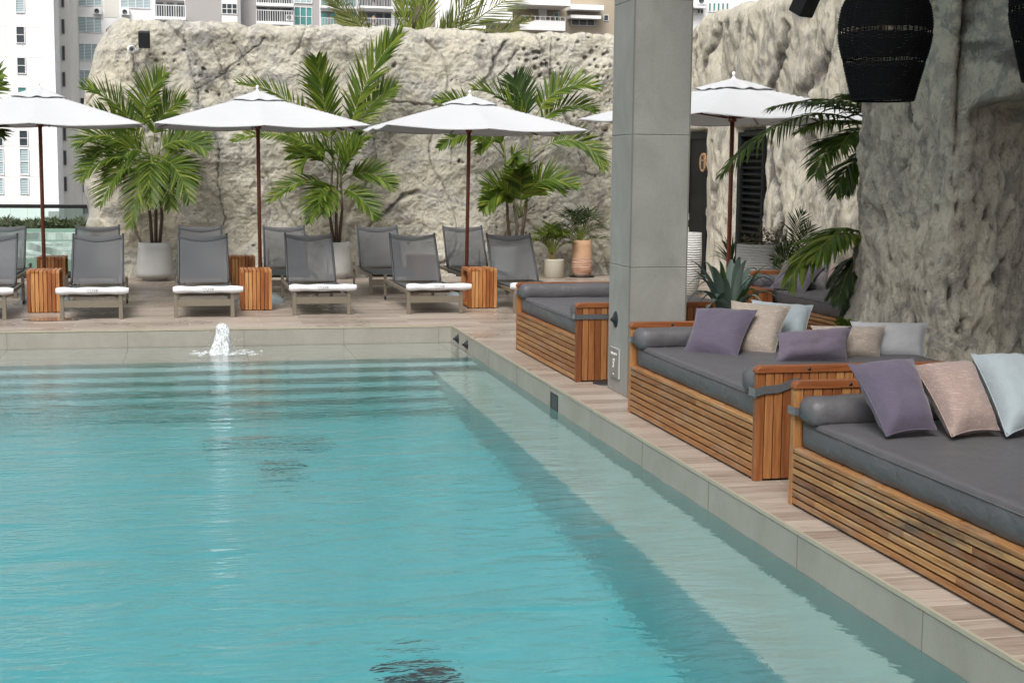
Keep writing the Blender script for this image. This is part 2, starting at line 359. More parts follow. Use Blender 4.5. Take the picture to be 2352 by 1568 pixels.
def copy_tree(o, parent=None):
    c = o.copy(); COL.objects.link(c)
    if parent: c.parent = parent
    for ch in kids(o): copy_tree(ch, c)
    return c
def text(name, body, size, m, parent, mtx, ext=.0008, bold=False, sx=1.):
    cu = bpy.data.curves.new(name, 'FONT'); cu.body = body; cu.size = size; cu.extrude = ext; cu.align_x = 'CENTER'; cu.align_y = 'CENTER'; cu.offset = size*.018; cu.resolution_u = 3
    tmp = bpy.data.objects.new('tmp', cu); COL.objects.link(tmp)
    dg = bpy.context.evaluated_depsgraph_get(); me = bpy.data.meshes.new_from_object(tmp.evaluated_get(dg))
    bpy.data.objects.remove(tmp); me.name = name
    o = bpy.data.objects.new(name, me); COL.objects.link(o); me.materials.clear(); me.materials.append(m)
    me.transform(Matrix.Diagonal((sx, 1, 1, 1))); me.transform(mtx)
    if parent: o.parent = parent
    return o
def sstep(a, b, x):
    t = max(0., min(1., (x - a) / (b - a))); return t*t*(3-2*t)
def fbm(p, o=4):
    return N.fractal(p, .9, 2.1, o, noise_basis='PERLIN_ORIGINAL')
# ================================================================ SETTING
WZ = -.18                       # water level
PX0, PX1, PY0, PY1 = -9., 2.8, 1.6, 15.45
def setting():
    g = MB(); g.box((-900, -300, -9.2), (900, 1500, -9.)); tag(g.build('ground', M['asphalt']), kind='structure')
    # deck sheets around the pool (slab 12 cm thick)
    d = MB(); zt, zb = 0., -.14
    d.box((PX0-4, PY1 + .012, zb), (9.2, 24.2, zt)); d.box((PX1+.012, -4, zb), (9.2, PY1+.012, zt)); d.box((PX0-4, -4, zb), (PX1+.012, PY0, zt)); d.box((PX0-4, PY0, zb), (PX0, PY1+.012, zt))
    tag(d.build('pool_deck', M['deck']), kind='structure')
    t = MB(); t.box((PX1-.004, PY0, -.016), (PX1+.012, PY1+.012, .003)); t.box((PX0, PY1-.004, -.016), (PX1-.004, PY1+.012, .003))
    tag(t.build('deck_edge_trim', M['trim']), kind='structure')
    # pool shell
    Z0 = WZ - .12; r = .25; tr = .335
    s = MB()
    s.box((PX1, PY0-.2, -1.9), (PX1+.3, PY1, -.016)); s.box((PX0-.3, PY1, -1.9), (PX1+.3, PY1+.3, -.016))
    q = MB(); q.box((PX0, 14.2, -1.9), (PX1, PY1, Z0)); tag(q.build('pool_ledge', M['ledge']), kind='structure')
    q = MB(); q.box((2.3, PY0, -1.9), (PX1, 13.53, WZ-.4)); tag(q.build('pool_bench', M['bench']), kind='structure')
    q = MB(); q.box((PX1-.004, PY0, -1.8), (PX1-.001, 14.19, WZ-.012)); tag(q.build('wall_tint', M['walltint']), kind='structure')  # thin sheet carrying the underwater darkening in its colour
    s.box((PX0-.3, PY0-.3, -1.9), (PX0, PY1, -.016)); s.box((PX0, PY0-.3, -1.9), (PX1, PY0, -.016))
    tag(s.build('pool_wall', M['poolstone'], bevel=.006, seg=1), kind='structure')
    j = MB()
    for y in (14.6, 13.4, 12.2, 11.0, 9.8, 8.6, 7.4, 6.2, 5.0, 3.8): j.box((PX1-.0015, y, -.9), (PX1+.01, y+.005, -.018))
    for x in (-5.5, -4.3, -3.1, -1.84, -.64, .56, 1.62, 2.66): j.box((x, PY1-.0015, -.3), (x+.005, PY1+.01, -.018)); j.box((x, 14.202, Z0+.001), (x+.006, PY1, Z0+.002))
    tag(j.build('tile_joints', M['joint']), kind='structure')
    st = MB(); e = 14.2
    for k in range(1, 6):
        y1 = 14.2 - tr*(k-1); y0 = 14.2 - tr*k; z = Z0 - r*k
        st.box((PX0, y0, -1.9), (2.3 if k > 1 else PX1, y1 + .0, z))
    tag(st.build('pool_steps', M['poolfloor'], bevel=.01, seg=1), kind='structure')
    nz = MB()
    for k in range(0, 6):
        y = 14.2 - tr*k; z = Z0 - r*k
        nz.box((PX0, y-.006, z-.24), (2.295 if k > 1 else PX1-.01, y-.001, z-.004)); nz.box((PX0, y-.004, z+.001), (2.295 if k > 1 else PX1-.01, y+.05, z+.003))
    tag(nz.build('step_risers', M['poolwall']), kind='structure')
    fl = MB(); fl.box((PX0, PY0, -1.95), (2.3, 12.6, Z0 - r*6 + .04)); tag(fl.build('pool_floor', M['poolfloor']), kind='structure')
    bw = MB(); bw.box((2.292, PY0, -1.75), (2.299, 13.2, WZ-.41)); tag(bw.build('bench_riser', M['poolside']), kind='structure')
    w = MB(); w.box((PX0-.05, PY0-.05, -2.1), (PX1+.05, PY1+.05, WZ)); tag(w.build('water', M['water']), kind='structure')
setting()
# ================================================================ ROCK
def finish_rock(name, mb, m, dirt, parent=None):
    o = mb.build(name, m, parent); me = o.data
    a = me.attributes.new('dirt', 'FLOAT', 'POINT'); a.data.foreach_set('value', dirt)
    return o
def seg_dist(px, pz, pts):
    best = 9.
    for (ax, az), (bx, bz) in zip(pts[:-1], pts[1:]):
        dx, dz = bx-ax, bz-az; L = dx*dx+dz*dz; t = max(0, min(1, ((px-ax)*dx+(pz-az)*dz)/L)); best = min(best, math.hypot(px-ax-t*dx, pz-az-t*dz))
    return best
WY = 22.9
def wpt(x, y): p = at(x, y, WY); return (p.x, p.z)
CRACKS = [([(322,72),(314,90),(295,118),(205,116)],.01,.7), ([(295,118),(300,150),(318,200),(325,245)],.012,.9), ([(313,120),(312,160),(322,215)],.008,.5),
    ([(420,80),(438,150),(452,205),(460,250)],.010,.8), ([(482,85),(505,150),(538,225)],.010,.8), ([(455,205),(500,178),(560,130),(610,90)],.012,.8), ([(515,62),(545,110),(590,170)],.010,.7), ([(452,192),(500,170),(545,160)],.007,.4),
    ([(490,300),(505,350),(500,420),(515,500),(505,560)],.014,.7), ([(530,420),(560,460),(590,500)],.007,.6),
    ([(1226,75),(1250,130),(1275,190)],.010,.9), ([(1295,255),(1310,300),(1330,350),(1350,400)],.010,.8),
    ([(1165,95),(1140,130),(1128,170),(1110,190)],.035,1.0), ([(1188,115),(1170,150),(1145,175)],.022,.7),
    ([(960,440),(925,450),(900,480),(870,500),(850,520)],.045,.9), ([(700,70),(690,100),(670,125)],.018,.5), ([(900,235),(960,240),(1010,245)],.02,.8),
    ([(1190,610),(1150,560),(1165,520),(1230,470)],.012,.7), ([(820,200),(850,240),(890,300),(905,360)],.012,.35), ([(1080,300),(1040,340),(1035,380)],.014,.5), ([(1250,345),(1210,380),(1190,440)],.02,.6),
    ([(1090,180),(1060,190),(1060,215),(1090,240)],.012,.35)]
def back_wall():
    random.seed(3)
    cr = [([wpt(*p) for p in c], w, d) for c, w, d in CRACKS]
    pits = []
    for x, y in [(1245,86),(1282,92),(1326,98),(1352,87),(1369,109),(1359,120),(1343,132),(1395,121),(1387,126),(1368,138),(1355,151),(1370,157),(1383,154),(1398,151),(1226,121),(1234,121),(1239,124),(1203,114),(1210,126),(1194,138),(1209,141),(1225,137),(1232,137),(1280,149),(1286,157),(1256,149),(1240,173),(1218,178),(1182,168),(1245,150),(1226,155),(1343,167),(1382,176),(1369,178),(1396,180),(1345,225),(1400,230),(1318,266),(1387,311),(1384,321),(1392,300),(1352,310),
                 (345,127),(378,122),(398,143),(424,116),(451,145),(467,157),(460,175),(478,211),(502,219),(385,177),(360,143),(465,300),(450,330),(905,150),(858,118),(1112,95),(1118,235),(1190,370),(1245,380),(1262,400),(1054,369),(1062,372),(690,375),(705,495),(1252,500),(1190,520),(940,560)]:
        q = wpt(x, y); pits.append((q[0], q[1], R(.028, .055), R(.03, .06)))
    for i in range(240):
        # scattered shallow pocks, denser at the two ends
        X = R(-1.5, 2.) if i < 120 else (R(4.6, 8.2) if i < 210 else R(2, 4.6)); pits.append((X, R(.1, 3.7), R(.012, .03), R(.008, .022)))
    cell = {}
    for p in pits:
        for a in range(int((p[0]-p[2])//.2), int((p[0]+p[2])//.2)+1):
            for b in range(int((p[1]-p[2])//.2), int((p[1]+p[2])//.2)+1): cell.setdefault((a, b), []).append(p)
    crb = [(c, w, d, min(p[0] for p in c)-.3, max(p[0] for p in c)+.3, min(p[1] for p in c)-.3, max(p[1] for p in c)+.3) for c, w, d in cr]
    res = .018; X0, X1 = -1.62, 8.9; H = 4.02
    nu = int((X1-X0)/res); nv = int((H)/res); dirt = []
    vs = []; fs = []
    def zt(X): return 3.93 + .06*N.noise(Vector((X*1.1, 3, 0))) + .045*N.noise(Vector((X*3.7, 8, 0))) + .02*N.noise(Vector((X*11, 8, 0)))
    def disp(X, z):
        p = Vector((X, z, 0))
        d = .13*fbm(p*.55+Vector((4, 1, 2)), 3) + .055*fbm(p*1.9, 4) + .022*fbm(p*6.5, 4) + .014*(.3-abs(N.noise(p*14+Vector((N.noise(p*5), 0, 3)))))*2 + .008*(.3-abs(N.noise(p*27)))*2
        dr = .42*max(0, fbm(p*1.3+Vector((9, 0, 3)), 4)) + .25*max(0., N.noise(p*.6+Vector((7,3,3))))
        # carved ridges
        rg = abs(N.noise(Vector((X*.8+z*.45, z*.5-X*.2, 5.5)))) 
        k = 1-sstep(0, .035, rg); d -= .05*k; dr += .55*k*max(0, N.noise(p*1.7)+.35)
        wx = X + .03*N.noise(p*5) + .02*N.noise(p*14); wz = z + .03*N.noise(p*5+Vector((5,5,5))) + .02*N.noise(p*14+Vector((5,5,5)))
        for c, w, dd, a0, a1, b0, b1 in crb:
            if a0 < X < a1 and b0 < z < b1:
                q = seg_dist(wx, wz, c); k = 1-sstep(0, w*1.15, q); d -= k*min(.045, w*2.6); dr += dd*(k*.9*(.5+.5*N.noise(p*6)) + .4*(1-sstep(0, .14, q)))
        for (a, b, r_, dp) in cell.get((int(X//.2), int(z//.2)), ()):
            q = math.hypot(wx-a, (wz-b)*1.15)/r_
            if q < 1.: k = 1-sstep(.35, 1., q); d -= dp*k; dr += .8*k  # pit depth also painted dark through the mask
        return d, dr
    # columns: front face plus rolled top, then back
    over = 14
    for i in range(nu+1):
        X = X0 + (X1-X0)*i/nu; top = zt(X)
        # rounded left end
        e = max(0., (X0 + .75 - X)/.75); side = .75*(1-math.sqrt(max(0., 1-e*e)))   # pushes surface back
        topx = top - .14*max(0, (X0+.55-X)/.55)**2.2
        fade = max(0., 1-(X-X0)/1.1)
        def XL(z):
            T = [(-.1, -1.80), (.4, -1.66), (.9, -1.55), (1.9, -1.60), (2.3, -1.66), (2.9, -1.52), (3.5, -1.36), (3.8, -1.22), (4.2, -1.1)]
            for (a, b), (c_, d_) in zip(T[:-1], T[1:]):
                if z <= c_: return b+(d_-b)*(z-a)/(c_-a)
            return T[-1][1]
        for jn in range(nv+over+1):
            if jn <= nv:
                z = -.05 + (topx+.05)*(jn/nv); roll = 0.
                tt = (topx - z)/.22
                if tt < 1: roll = .22*(1-math.sqrt(max(0, 1-(1-tt)**2)))
                d, dr = disp(X, z)
                flare = .12*math.exp(-z/.25)
                lean = X + (XL(z)+.05*N.noise(Vector((z*2.5, 0, 7)))-X0)*fade
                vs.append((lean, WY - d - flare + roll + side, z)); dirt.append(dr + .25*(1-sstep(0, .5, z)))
            else:
                q = (jn-nv)/over; d, dr = disp(X, topx + q*.8); lastz = topx
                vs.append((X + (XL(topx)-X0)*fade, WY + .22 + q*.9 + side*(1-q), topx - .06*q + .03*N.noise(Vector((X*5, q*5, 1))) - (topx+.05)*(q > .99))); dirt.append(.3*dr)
    w = nv+over+1
    for i in range(nu):
        for jn in range(nv+over): fs.append((i*w+jn, (i+1)*w+jn, (i+1)*w+jn+1, i*w+jn+1))
    mb = MB(); mb.add(vs, fs, [[(0, 0)]*4]*len(fs), .5, True)
    o = finish_rock('rock_wall', mb, M['rock'], dirt)
    tag(o, 'tall cream carved rock wall with pits and cracks behind the loungers and potted palms', 'rock wall')
def streak_noise(u, z):
    p = Vector((u*1.5, z*.5, 0))
    return .03*(.3-abs(N.noise(Vector((u*9, z*4.5, 4))))) + .15*fbm(Vector((u*.8, z*.35, 2)), 3) + .10*fbm(p*1.3+Vector((z*.3, 0, 0)), 4) + .04*fbm(Vector((u*5, z*2.4, 4)), 4)
RX = 8.1
DOORS = [(21.95, 22.95, 2.34), (19.56, 20.58, 2.33)]
def rpt(x, y): d = ray(x, y); k = RX/d.x; return (d.y*k, EYE+d.z*k)
GROOVES = [([(1648, 62), (1640, 110), (1612, 165)], .05, 1.), ([(1702, 60), (1692, 130), (1668, 205)], .06, .9), ([(1812, 60), (1792, 150), (1752, 235)], .06, .9), ([(1765, 372), (1790, 440), (1800, 515), (1768, 610)], .06, 1.), ([(1838, 320), (1868, 410), (1880, 500)], .07, 1.), ([(1762, 330), (1768, 420), (1757, 540)], .04, .8),
    ([(1888, 140), (1822, 232), (1790, 262)], .07, .8), ([(1930, 60), (1900, 130), (1880, 200)], .06, .8), ([(1910, 380), (1925, 470), (1905, 560)], .06, .9), ([(1640, 330), (1650, 420), (1632, 520), (1655, 600)], .035, .7), ([(1605, 90), (1600, 160)], .04, .7), ([(1735, 90), (1730, 150)], .04, .6)]
def right_wall():
    gr = [([rpt(*p) for p in c], w, d) for c, w, d in GROOVES]
    gr = [(c, w, d, min(p[0] for p in c)-.3, max(p[0] for p in c)+.3, min(p[1] for p in c)-.25, max(p[1] for p in c)+.25) for c, w, d in gr]
    root = empty('rock_wall', (RX, 17, 0), 0, 'cream streaked rock wall with black door and black louvred shutter, right of the column', 'rock wall')
    res = .03; Y0, Y1 = 9.5, 23.2; nu = int((Y1-Y0)/res); H = 4.3; nv = int(H/res); over = 10; vs = []; dirt = []; fs = []; keep = []
    def disp(u, z):
        d = streak_noise(u, z); dr = .55*max(0, fbm(Vector((u*1.9, z*.6, 6)), 4)) 
        rg = abs(N.noise(Vector((u*1.1+z*.25, z*.22, 1.5)))); k = 1-sstep(0, .06, rg); d -= .09*k; dr += .7*k*max(0, N.noise(Vector((u*1.4, z*.8, 0)))+.4)
        wx = u + .09*N.noise(Vector((u*2, z*3, 2))) + .05*N.noise(Vector((u*6, z*8, 2))); wz = z + .05*N.noise(Vector((u*6, z*6, 8)))
        for c, w, dd, a0, a1, b0, b1 in gr:
            if a0 < u < a1 and b0 < z < b1:
                q = seg_dist(wx, wz, c)/(w*2.2); 
                if q < 1.8: k = 1-sstep(0, 1., q); d -= .11*k; dr += dd*(.75*k*(.6+.6*N.noise(Vector((u*9, z*9, 1)))) + .3*(1-sstep(.3, 1.8, q)))  # groove shade painted into the mask along with the carving
        pk = N.noise(Vector((u*7, z*3.2, 9))); k = sstep(.35, .6, pk); d -= .05*k; dr += .5*k
        return d, dr
    for i in range(nu+1):
        Y = Y0+(Y1-Y0)*i/nu; top = 4.22 + .05*N.noise(Vector((Y*2, 0, 0))) + .03*N.noise(Vector((Y*7, 0, 0))) - .22*sstep(22.2, 22.9, Y) + .25*sstep(18.5, 17, Y)
        for jn in range(nv+over+1):
            q = 0
            if jn <= nv: z = -.05+(top+.05)*jn/nv
            else: q = (jn-nv)/over; z = top - .05*q
            d, dr = disp(Y, min(z, top)+q*.5)
            inn = 9
            for a, b, h in DOORS:
                wob = .05*N.noise(Vector((z*2.2, a, 3))) + .025*N.noise(Vector((z*8, a, 3)))
                dd = max(a+wob-Y, Y-(b+wob*.7), z-h-.02*N.noise(Vector((Y*6, 0, 3))))
                inn = min(inn, dd)
            d *= .25+.75*sstep(0, .7, inn)
            x = RX - d
            tt = (top-z)/.25
            if tt < 1 and q == 0: x += .25*(1-math.sqrt(max(0, 1-(1-tt)**2)))
            if q > 0: x = RX + .25 + q*.8
            if q == 0 and inn < .06: x += .14*(1-sstep(0., .06, inn))
            vs.append((x-RX, Y-17, z)); dirt.append(dr); keep.append(inn < -.03 and q == 0)
    w = nv+over+1
    for i in range(nu):
        for jn in range(nv+over):
            f = (i*w+jn, i*w+jn+1, (i+1)*w+jn+1, (i+1)*w+jn)
            if not all(keep[k] for k in f): fs.append(f)
    mb = MB(); mb.add(vs, fs, [[(0, 0)]*4]*len(fs), .5, True); finish_rock('rock_face', mb, M['rock2'], dirt, root)
    # door
    a, b, h = DOORS[0]; xo = .035
    d = MB(); d.box((xo+.03, a-17-.05, 0), (xo+.10, b-17, h)); 
    dr = d.build('door', M['doorblack'], root)
    f = MB(); 
    f.box((xo, a-17+.02, 0), (xo+.03, a-17+.08, h)); f.box((xo, b-17-.1, 0), (xo+.03, b-17-.03, h)); f.box((xo, a-17+.08, h-.1), (xo+.03, b-17-.1, h-.01)); f.build('frame', M['doorblack'], dr, bevel=.005)
    hd = MB(); hd.box((xo-.03, a-17+.14, .95), (xo+.03, a-17+.17, .98)); hd.build('handle', M['black'], dr)
    # round wooden restroom sign
    y0, z0 = 22.15-17, 1.86
    ring = MB(); prof = []
    segs = 28; vs = []; fs = []
    for k in range(segs):
        an = 2*PI*k/segs; vs += [(xo-.012, y0+.15*math.cos(an), z0+.15*math.sin(an)), (xo+.02, y0+.15*math.cos(an), z0+.15*math.sin(an))]
    for k in range(segs): k2 = (k+1) % segs; fs.append((2*k, 2*k+1, 2*k2+1, 2*k2))
    fs.append(tuple(2*k for k in range(segs))); ring.add(vs, fs, None, .5)
    rg = ring.build('door_sign', M['signwood'], dr)
    bk = MB(); bk.box((xo-.017, y0-.055, z0-.105), (xo-.013, y0+.055, z0+.02)); bk.box((xo-.017, y0-.05, z0+.045), (xo-.013, y0+.05, z0+.105)); bk.build('figure', M['black'], rg)
    # louvre
    a, b, h = DOORS[1]
    lv = MB(); lv.box((xo+.06, a-17, 0), (xo+.12, b-17, h)); 
    for k in range(24):
        z = .08 + k*.095; mt = Matrix.Translation((xo+.03, (a+b)/2-17, z)) @ Matrix.Rotation(math.radians(-38), 4, 'Y')
        lv.box((-.05, -(b-a)/2+.03, -.006), (.05, (b-a)/2-.05, .006), M_=mt)
    lo = lv.build('louvred_shutter', M['doorblack'], root)
    f = MB(); f.box((xo-.04, b-17-.14, 0), (xo+.06, b-17-.02, h-.03)); f.box((xo-.04, a-17, 0), (xo+.0, a-17+.06, h-.03)); f.box((xo-.04, a-17+.06, h-.09), (xo+.06, b-17-.14, h-.03)); f.build('frame', M['doorblack'], lo, bevel=.004)
def pillar():
    pts = [(5.95, 12.0), (5.50, 11.1), (5.30, 10.2), (5.12, 9.25), (5.36, 9.12), (6.1, 9.5), (7.0, 9.95), (8.0, 10.3), (8.4, 11.0), (7.8, 11.8), (6.8, 12.3)]
    # closed smooth curve
    n = len(pts); cur = []
    for i in range(n):
        p0, p1, p2, p3 = [Vector(pts[(i+k) % n]) for k in (-1, 0, 1, 2)]
        m = 90 if i in (0, 1, 2, 3, 4, 5, 6, 10) else 24
        m = int((p2-p1).length/.022) if i in (0, 1, 2, 3, 4, 5) else 16
        for k in range(m):
            t = k/m; cur.append(.5*((2*p1)+(-p0+p2)*t+(2*p0-5*p1+4*p2-p3)*t*t+(-p0+3*p1-3*p2+p3)*t**3))
    nu = len(cur); H = 4.63; nv = int(H/.026); vs = []; dirt = []; fs = []
    cum = [0.]
    for i in range(nu): cum.append(cum[-1] + (cur[(i+1) % nu]-cur[i]).length)
    pits = []
    rp = random.Random(4)
    for k in range(520): pits.append((rp.uniform(.0, 6.5), rp.uniform(.3, 4.3), rp.uniform(.018, .04)*(2. if k % 6 == 0 else 1), rp.uniform(.03, .08)))
    pcell = {}
    for q in pits:
        for a in range(int((q[0]-q[2])//.2), int((q[0]+q[2])//.2)+1):
            for b in range(int((q[1]-q[2]*1.7)//.2), int((q[1]+q[2]*1.7)//.2)+1): pcell.setdefault((a, b), []).append(q)
    for i in range(nu):
        p = cur[i]; t = (cur[(i+1) % nu]-cur[i-1]).normalized(); nr = Vector((-t.y, t.x)); c = Vector((6.5, 10.9))
        if nr.dot(p-c) < 0: nr = -nr
        for jn in range(nv+1):
            z = -.03+(H+.03)*jn/nv; q = Vector((p.x, p.y, z))
            u = Vector((p.x*1.2, p.y*1.2, z*.7))
            d = .07*fbm(u*.9, 3) + .06*fbm(u*2.2, 4) + .024*fbm(u*7, 5) + .016*(.3-abs(N.noise(u*13)))*2 + .014*(.3-abs(N.noise(u*29)))*2
            pk = N.noise(Vector((p.x*4.5, p.y*4.5, z*2.6))); k = sstep(.30, .52, pk); d -= .06*k
            dr = .5*k + .35*max(0, fbm(u*2., 4))
            pk = N.noise(Vector((p.x*10, p.y*10, z*6+4))); k = sstep(.38, .55, pk); d -= .028*k; dr += .45*k
            sl_ = cum[i] + .04*N.noise(u*5); zl = z + .05*N.noise(u*5+Vector((3, 3, 3)))
            for (a, b, r_, dp) in pcell.get((int(cum[i]//.2), int(z//.2)), ()):
                qq = math.hypot(sl_-a, (zl-b)/1.6)/r_
                if qq < 1: kk = 1-sstep(.3, 1., qq); d -= dp*kk; dr += .75*kk  # pillar pits painted darker to read as deep
            rg = abs(N.noise(Vector((cum[i]*1.6+z*.15, z*.25, 2.5)))); kk = 1-sstep(0, .05, rg); d -= .05*kk; dr += .35*kk*max(0, N.noise(u*2)+.3)
            d += .06*math.exp(-z/.3)
            # overhanging upper block on the camera side
            fm_ = sstep(.45, .2, p.y-(9.15+(p.x-5.12)*.5))
            ov = sstep(2.13 + .05*N.noise(Vector((p.x*3, 0, 0))) , 2.24, z) * sstep(5.22, 5.34, p.x) * fm_
            d += .46*ov
            # vertical crevice beside that block
            cv = (1-sstep(0, .07, abs(p.x-5.22-.03*math.sin(z*5)))) * sstep(1.75, 2.2, z) * fm_; d -= .16*cv; dr += .5*cv
            # broad hollow in the camera-side face
            hl = math.exp(-((p.x-6.3)/.4)**2) * (1-sstep(1.9, 2.15, z)) * fm_; d -= .22*hl; dr += .12*hl
            q += Vector((nr.x, nr.y, 0))*d
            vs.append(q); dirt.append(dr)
    w = nv+1
    for i in range(nu):
        i2 = (i+1) % nu
        for jn in range(nv): fs.append((i*w+jn, i*w+jn+1, i2*w+jn+1, i2*w+jn))
    mb = MB(); mb.add(vs, fs, [[(0, 0)]*4]*len(fs), .5, True)
    bm_o = finish_rock('rock_pillar', mb, M['rock3'], dirt)
    bm = bmesh.new(); bm.from_mesh(bm_o.data); bmesh.ops.recalc_face_normals(bm, faces=bm.faces[:]); bm.to_mesh(bm_o.data); bm.free()
    tag(bm_o, 'massive grey pitted rock pillar with an overhang, behind the cushioned daybeds', 'rock')
back_wall(); right_wall(); pillar()
# ================================================================ COLUMN, ROOF
def column():
    root = empty('stone_column', (3.2, 10.22, 0), 0, 'square grey stone-tiled column rising from the deck at the pool edge', 'column')
    b = MB(); zs = [0, .98, 1.96, 2.94, 3.92, 4.6]
    for z0, z1 in zip(zs[:-1], zs[1:]): b.box((0, 0, z0+.0015), (.445, .53, z1-.0015))
    b.build('tile_cladding', M['colstone'], root, bevel=.004, seg=1)
    c = MB(); c.box((.004, .004, 0), (.441, .526, 4.6)); c.build('tile_joint', M['joint'], root)
    e = MB(); e.box((-.003, -.003, 0), (.006, .007, 4.6)); e.box((.437, -.003, 0), (.447, .007, 4.6)); e.build('corner_trim', M['joint'], root)
    s = empty('depth_sign', (3.2, 10.53, .23), 0, 'small grey pool depth plate reading 5 feet on the stone column', 'sign')
    p = MB(); p.box((-.014, -.115, -.115), (-.003, .115, .115)); p.build('backing_plate', simple('plate edge', (.42, .42, .41), .5), s)
    p = MB(); p.box((-.0175, -.108, -.115), (-.0145, .115, .110)); pl = p.build('face_plate', M['signgrey'], s)
    # text faces -X: local x->-Y, y->Z
    B = Matrix(((0, 0, -1, -.0182), (-1, 0, 0, .0075), (0, 1, 0, 0), (0, 0, 0, 1)))
    def tx(b_, sz, dy, dz, sx=1.): text('lettering', b_, sz, M['white'], s, Matrix.Translation((0, dy, dz)) @ B, sx=sx)
    tx('POOL DEPTH', .026, 0, .068); tx("5'", .098, 0, -.01, .8); tx('1.5m', .016, 0, -.088)
    k = empty('wall_nozzle', (3.2, 10.56, .56), 0, 'round black fitting on the pool side of the stone column', 'fitting')
    m = MB(); m.lathe([(0, .03), (.02, .03), (.022, .018), (.04, .014), (.062, .004), (.064, 0)], 24)
    o = m.build('flange', M['black'], k); o.rotation_euler = (0, -PI/2, 0)
    m = MB(); m.lathe([(0, .042), (.01, .042), (.012, .031), (.0, .031)], 12); o = m.build('jet', M['blackgloss'], k); o.rotation_euler = (0, -PI/2, 0)
    r = MB(); r.box((2.95, -8., 4.62), (9.3, 10.9, 4.8)); r.box((2.95, -8, 4.6), (3.1, 10.9, 4.62))  # unseen roof over lamps and column, extended past the camera to shade the pillar
    tag(r.build('ceiling', simple('white soffit', (.42, .40, .37), .8)), kind='structure')
column()
# ================================================================ LOUNGER
def make_lounger():
    root = empty('sun_lounger', (0, 0, 0))
    W2, L = .315, 1.93
    f = MB()
    for s in (-1, 1): f.box((s*W2-.02 if s > 0 else -W2-.02, .03, .235), (s*W2+.02, L-.02, .275))
    f.box((-W2+.02, 0.005, .13), (W2-.02, .035, .21)); f.box((-W2+.02, L-.04, .22), (W2-.02, L-.005, .27)); f.box((-W2+.02, .62, .20), (W2-.02, .65, .235)); f.box((-W2+.02, 1.25, .20), (W2-.02, 1.29, .235))
    f.build('frame', M['taupe'], root, bevel=.003, seg=1)
    for sx in (-1, 1):
        l = MB(); l.box((sx*W2-.022, -.0, 0), (sx*W2+.022, .045, .277)); l.build('leg', M['taupe'], root, bevel=.003, seg=1)
        l = MB(); l.box((sx*W2-.018, L-.05, .05), (sx*W2+.018, L-.0, .33)); lo = l.build('leg', M['taupe'], root, bevel=.003, seg=1)
        wm = MB(); wm.tube([(sx*W2-.01, L-.025, .032), (sx*W2+.01, L-.025, .032)], .032, 14); wm.build('caster', M['black'], lo)
    s = MB()
    def seat(u, v): return (-W2+.03+u*(2*W2-.06), .03+v*1.2, .285 - .02*math.sin(PI*u)*.8)
    s.grid(seat, 10, 10); s.build('seat_sling', M['sling_seat'], root)
    for sx in (-1, 1): s = MB(); s.box((sx*(W2-.025)-.012, .03, .272), (sx*(W2-.025)+.012, 1.26, .294)); s.build('seat_rail', M['sling_edge'], root)
    # reclined backrest, hinge at y=1.27 z=.29
    hy, hz, bl, tl = 1.27, .30, .70, math.radians(54)
    cy, cz = math.cos(tl), math.sin(tl)
    BW = .295
    def back(u, v):
        x = (-BW + 2*BW*u)*(1-.03*v); sag = -.035*math.sin(PI*u)*math.sin(PI*min(1, v*1.05)); h = v*bl - (.022*math.sin(PI*u) if v > .97 else 0)
        return (x, hy + h*cy - sag*cz, hz + h*cz + sag*cy)
    b = MB(); b.grid(back, 14, 16); bo = b.build('backrest_sling', M['sling'], root)
    for sx in (-1, 1):
        b = MB(); p = [back((sx+1)/2, k/6) for k in range(7)]; p = [(a+sx*.004, b_, c) for a, b_, c in p]; p[-1] = (p[-1][0], p[-1][1]+.012, p[-1][2]+.012); b.tube(p, .014, 6); b.build('backrest_rail', M['sling_edge'], root)
    b = MB()
    b.grid(lambda u, v: tuple(Vector(back(u, .93+.05*v - .07*math.sin(PI*u))) + Vector((0, -.012, .009))), 14, 1); b.build('hem_band', M['sling_edge'], bo)
    b = MB(); 
    for sx in (-1, 1): b.tube([(sx*.23, hy+.33*cy+.045, hz+.33*cz-.02), (sx*.23, hy+.28, .24)], .007, 6)
    b.tube([(-.23, hy+.28, .24), (.23, hy+.28, .24)], .007, 6); b.build('support_bracket', M['taupe'], root)
    return root
lg = make_lounger()
front = [(-2.31, 16.62), (-1.065, 16.56), (.165, 16.62), (1.505, 16.75), (2.84, 16.74), (4.13, 16.75)]
fl = ['half out of the frame at the far left', 'beside the slatted table with a puddle', 'straight behind the bubbling fountain', 'in front of the textured pale planter', 'immediately left of the rightmost umbrella pole of the row', 'partly hidden by the nearest corner of the farthest daybed']
back = [(-2.50, 19.4), (-1.24, 19.4), (.16, 19.4), (1.36, 19.4), (2.72, 19.4), (4.0, 19.4)]
bl = ['by the glass railing at the left edge', 'between the railing and the first big planter', 'between the two big round planters', 'just right of the second umbrella pole', 'under the gap between second and third umbrellas', 'behind the third umbrella pole']
def put_lounger(i, x, y, lab, grp, fr):
    o = lg if (fr and i == 0) else copy_tree(lg)
    o.location = (x, y, 0.0); o.rotation_euler.z = [.0, .004, -.006, .01, .012, .02][i] * (1 if fr else .6)
    tag(o, lab, 'sun lounger', grp)
for i, (x, y) in enumerate(front): put_lounger(i, x, y, 'towel-topped grey lounger ' + fl[i], 'sun loungers in the pool-side row', True)
for i, (x, y) in enumerate(back): put_lounger(i, x, y, 'grey lounger without towel, back row, ' + bl[i], 'sun loungers in the row by the rock wall', False)
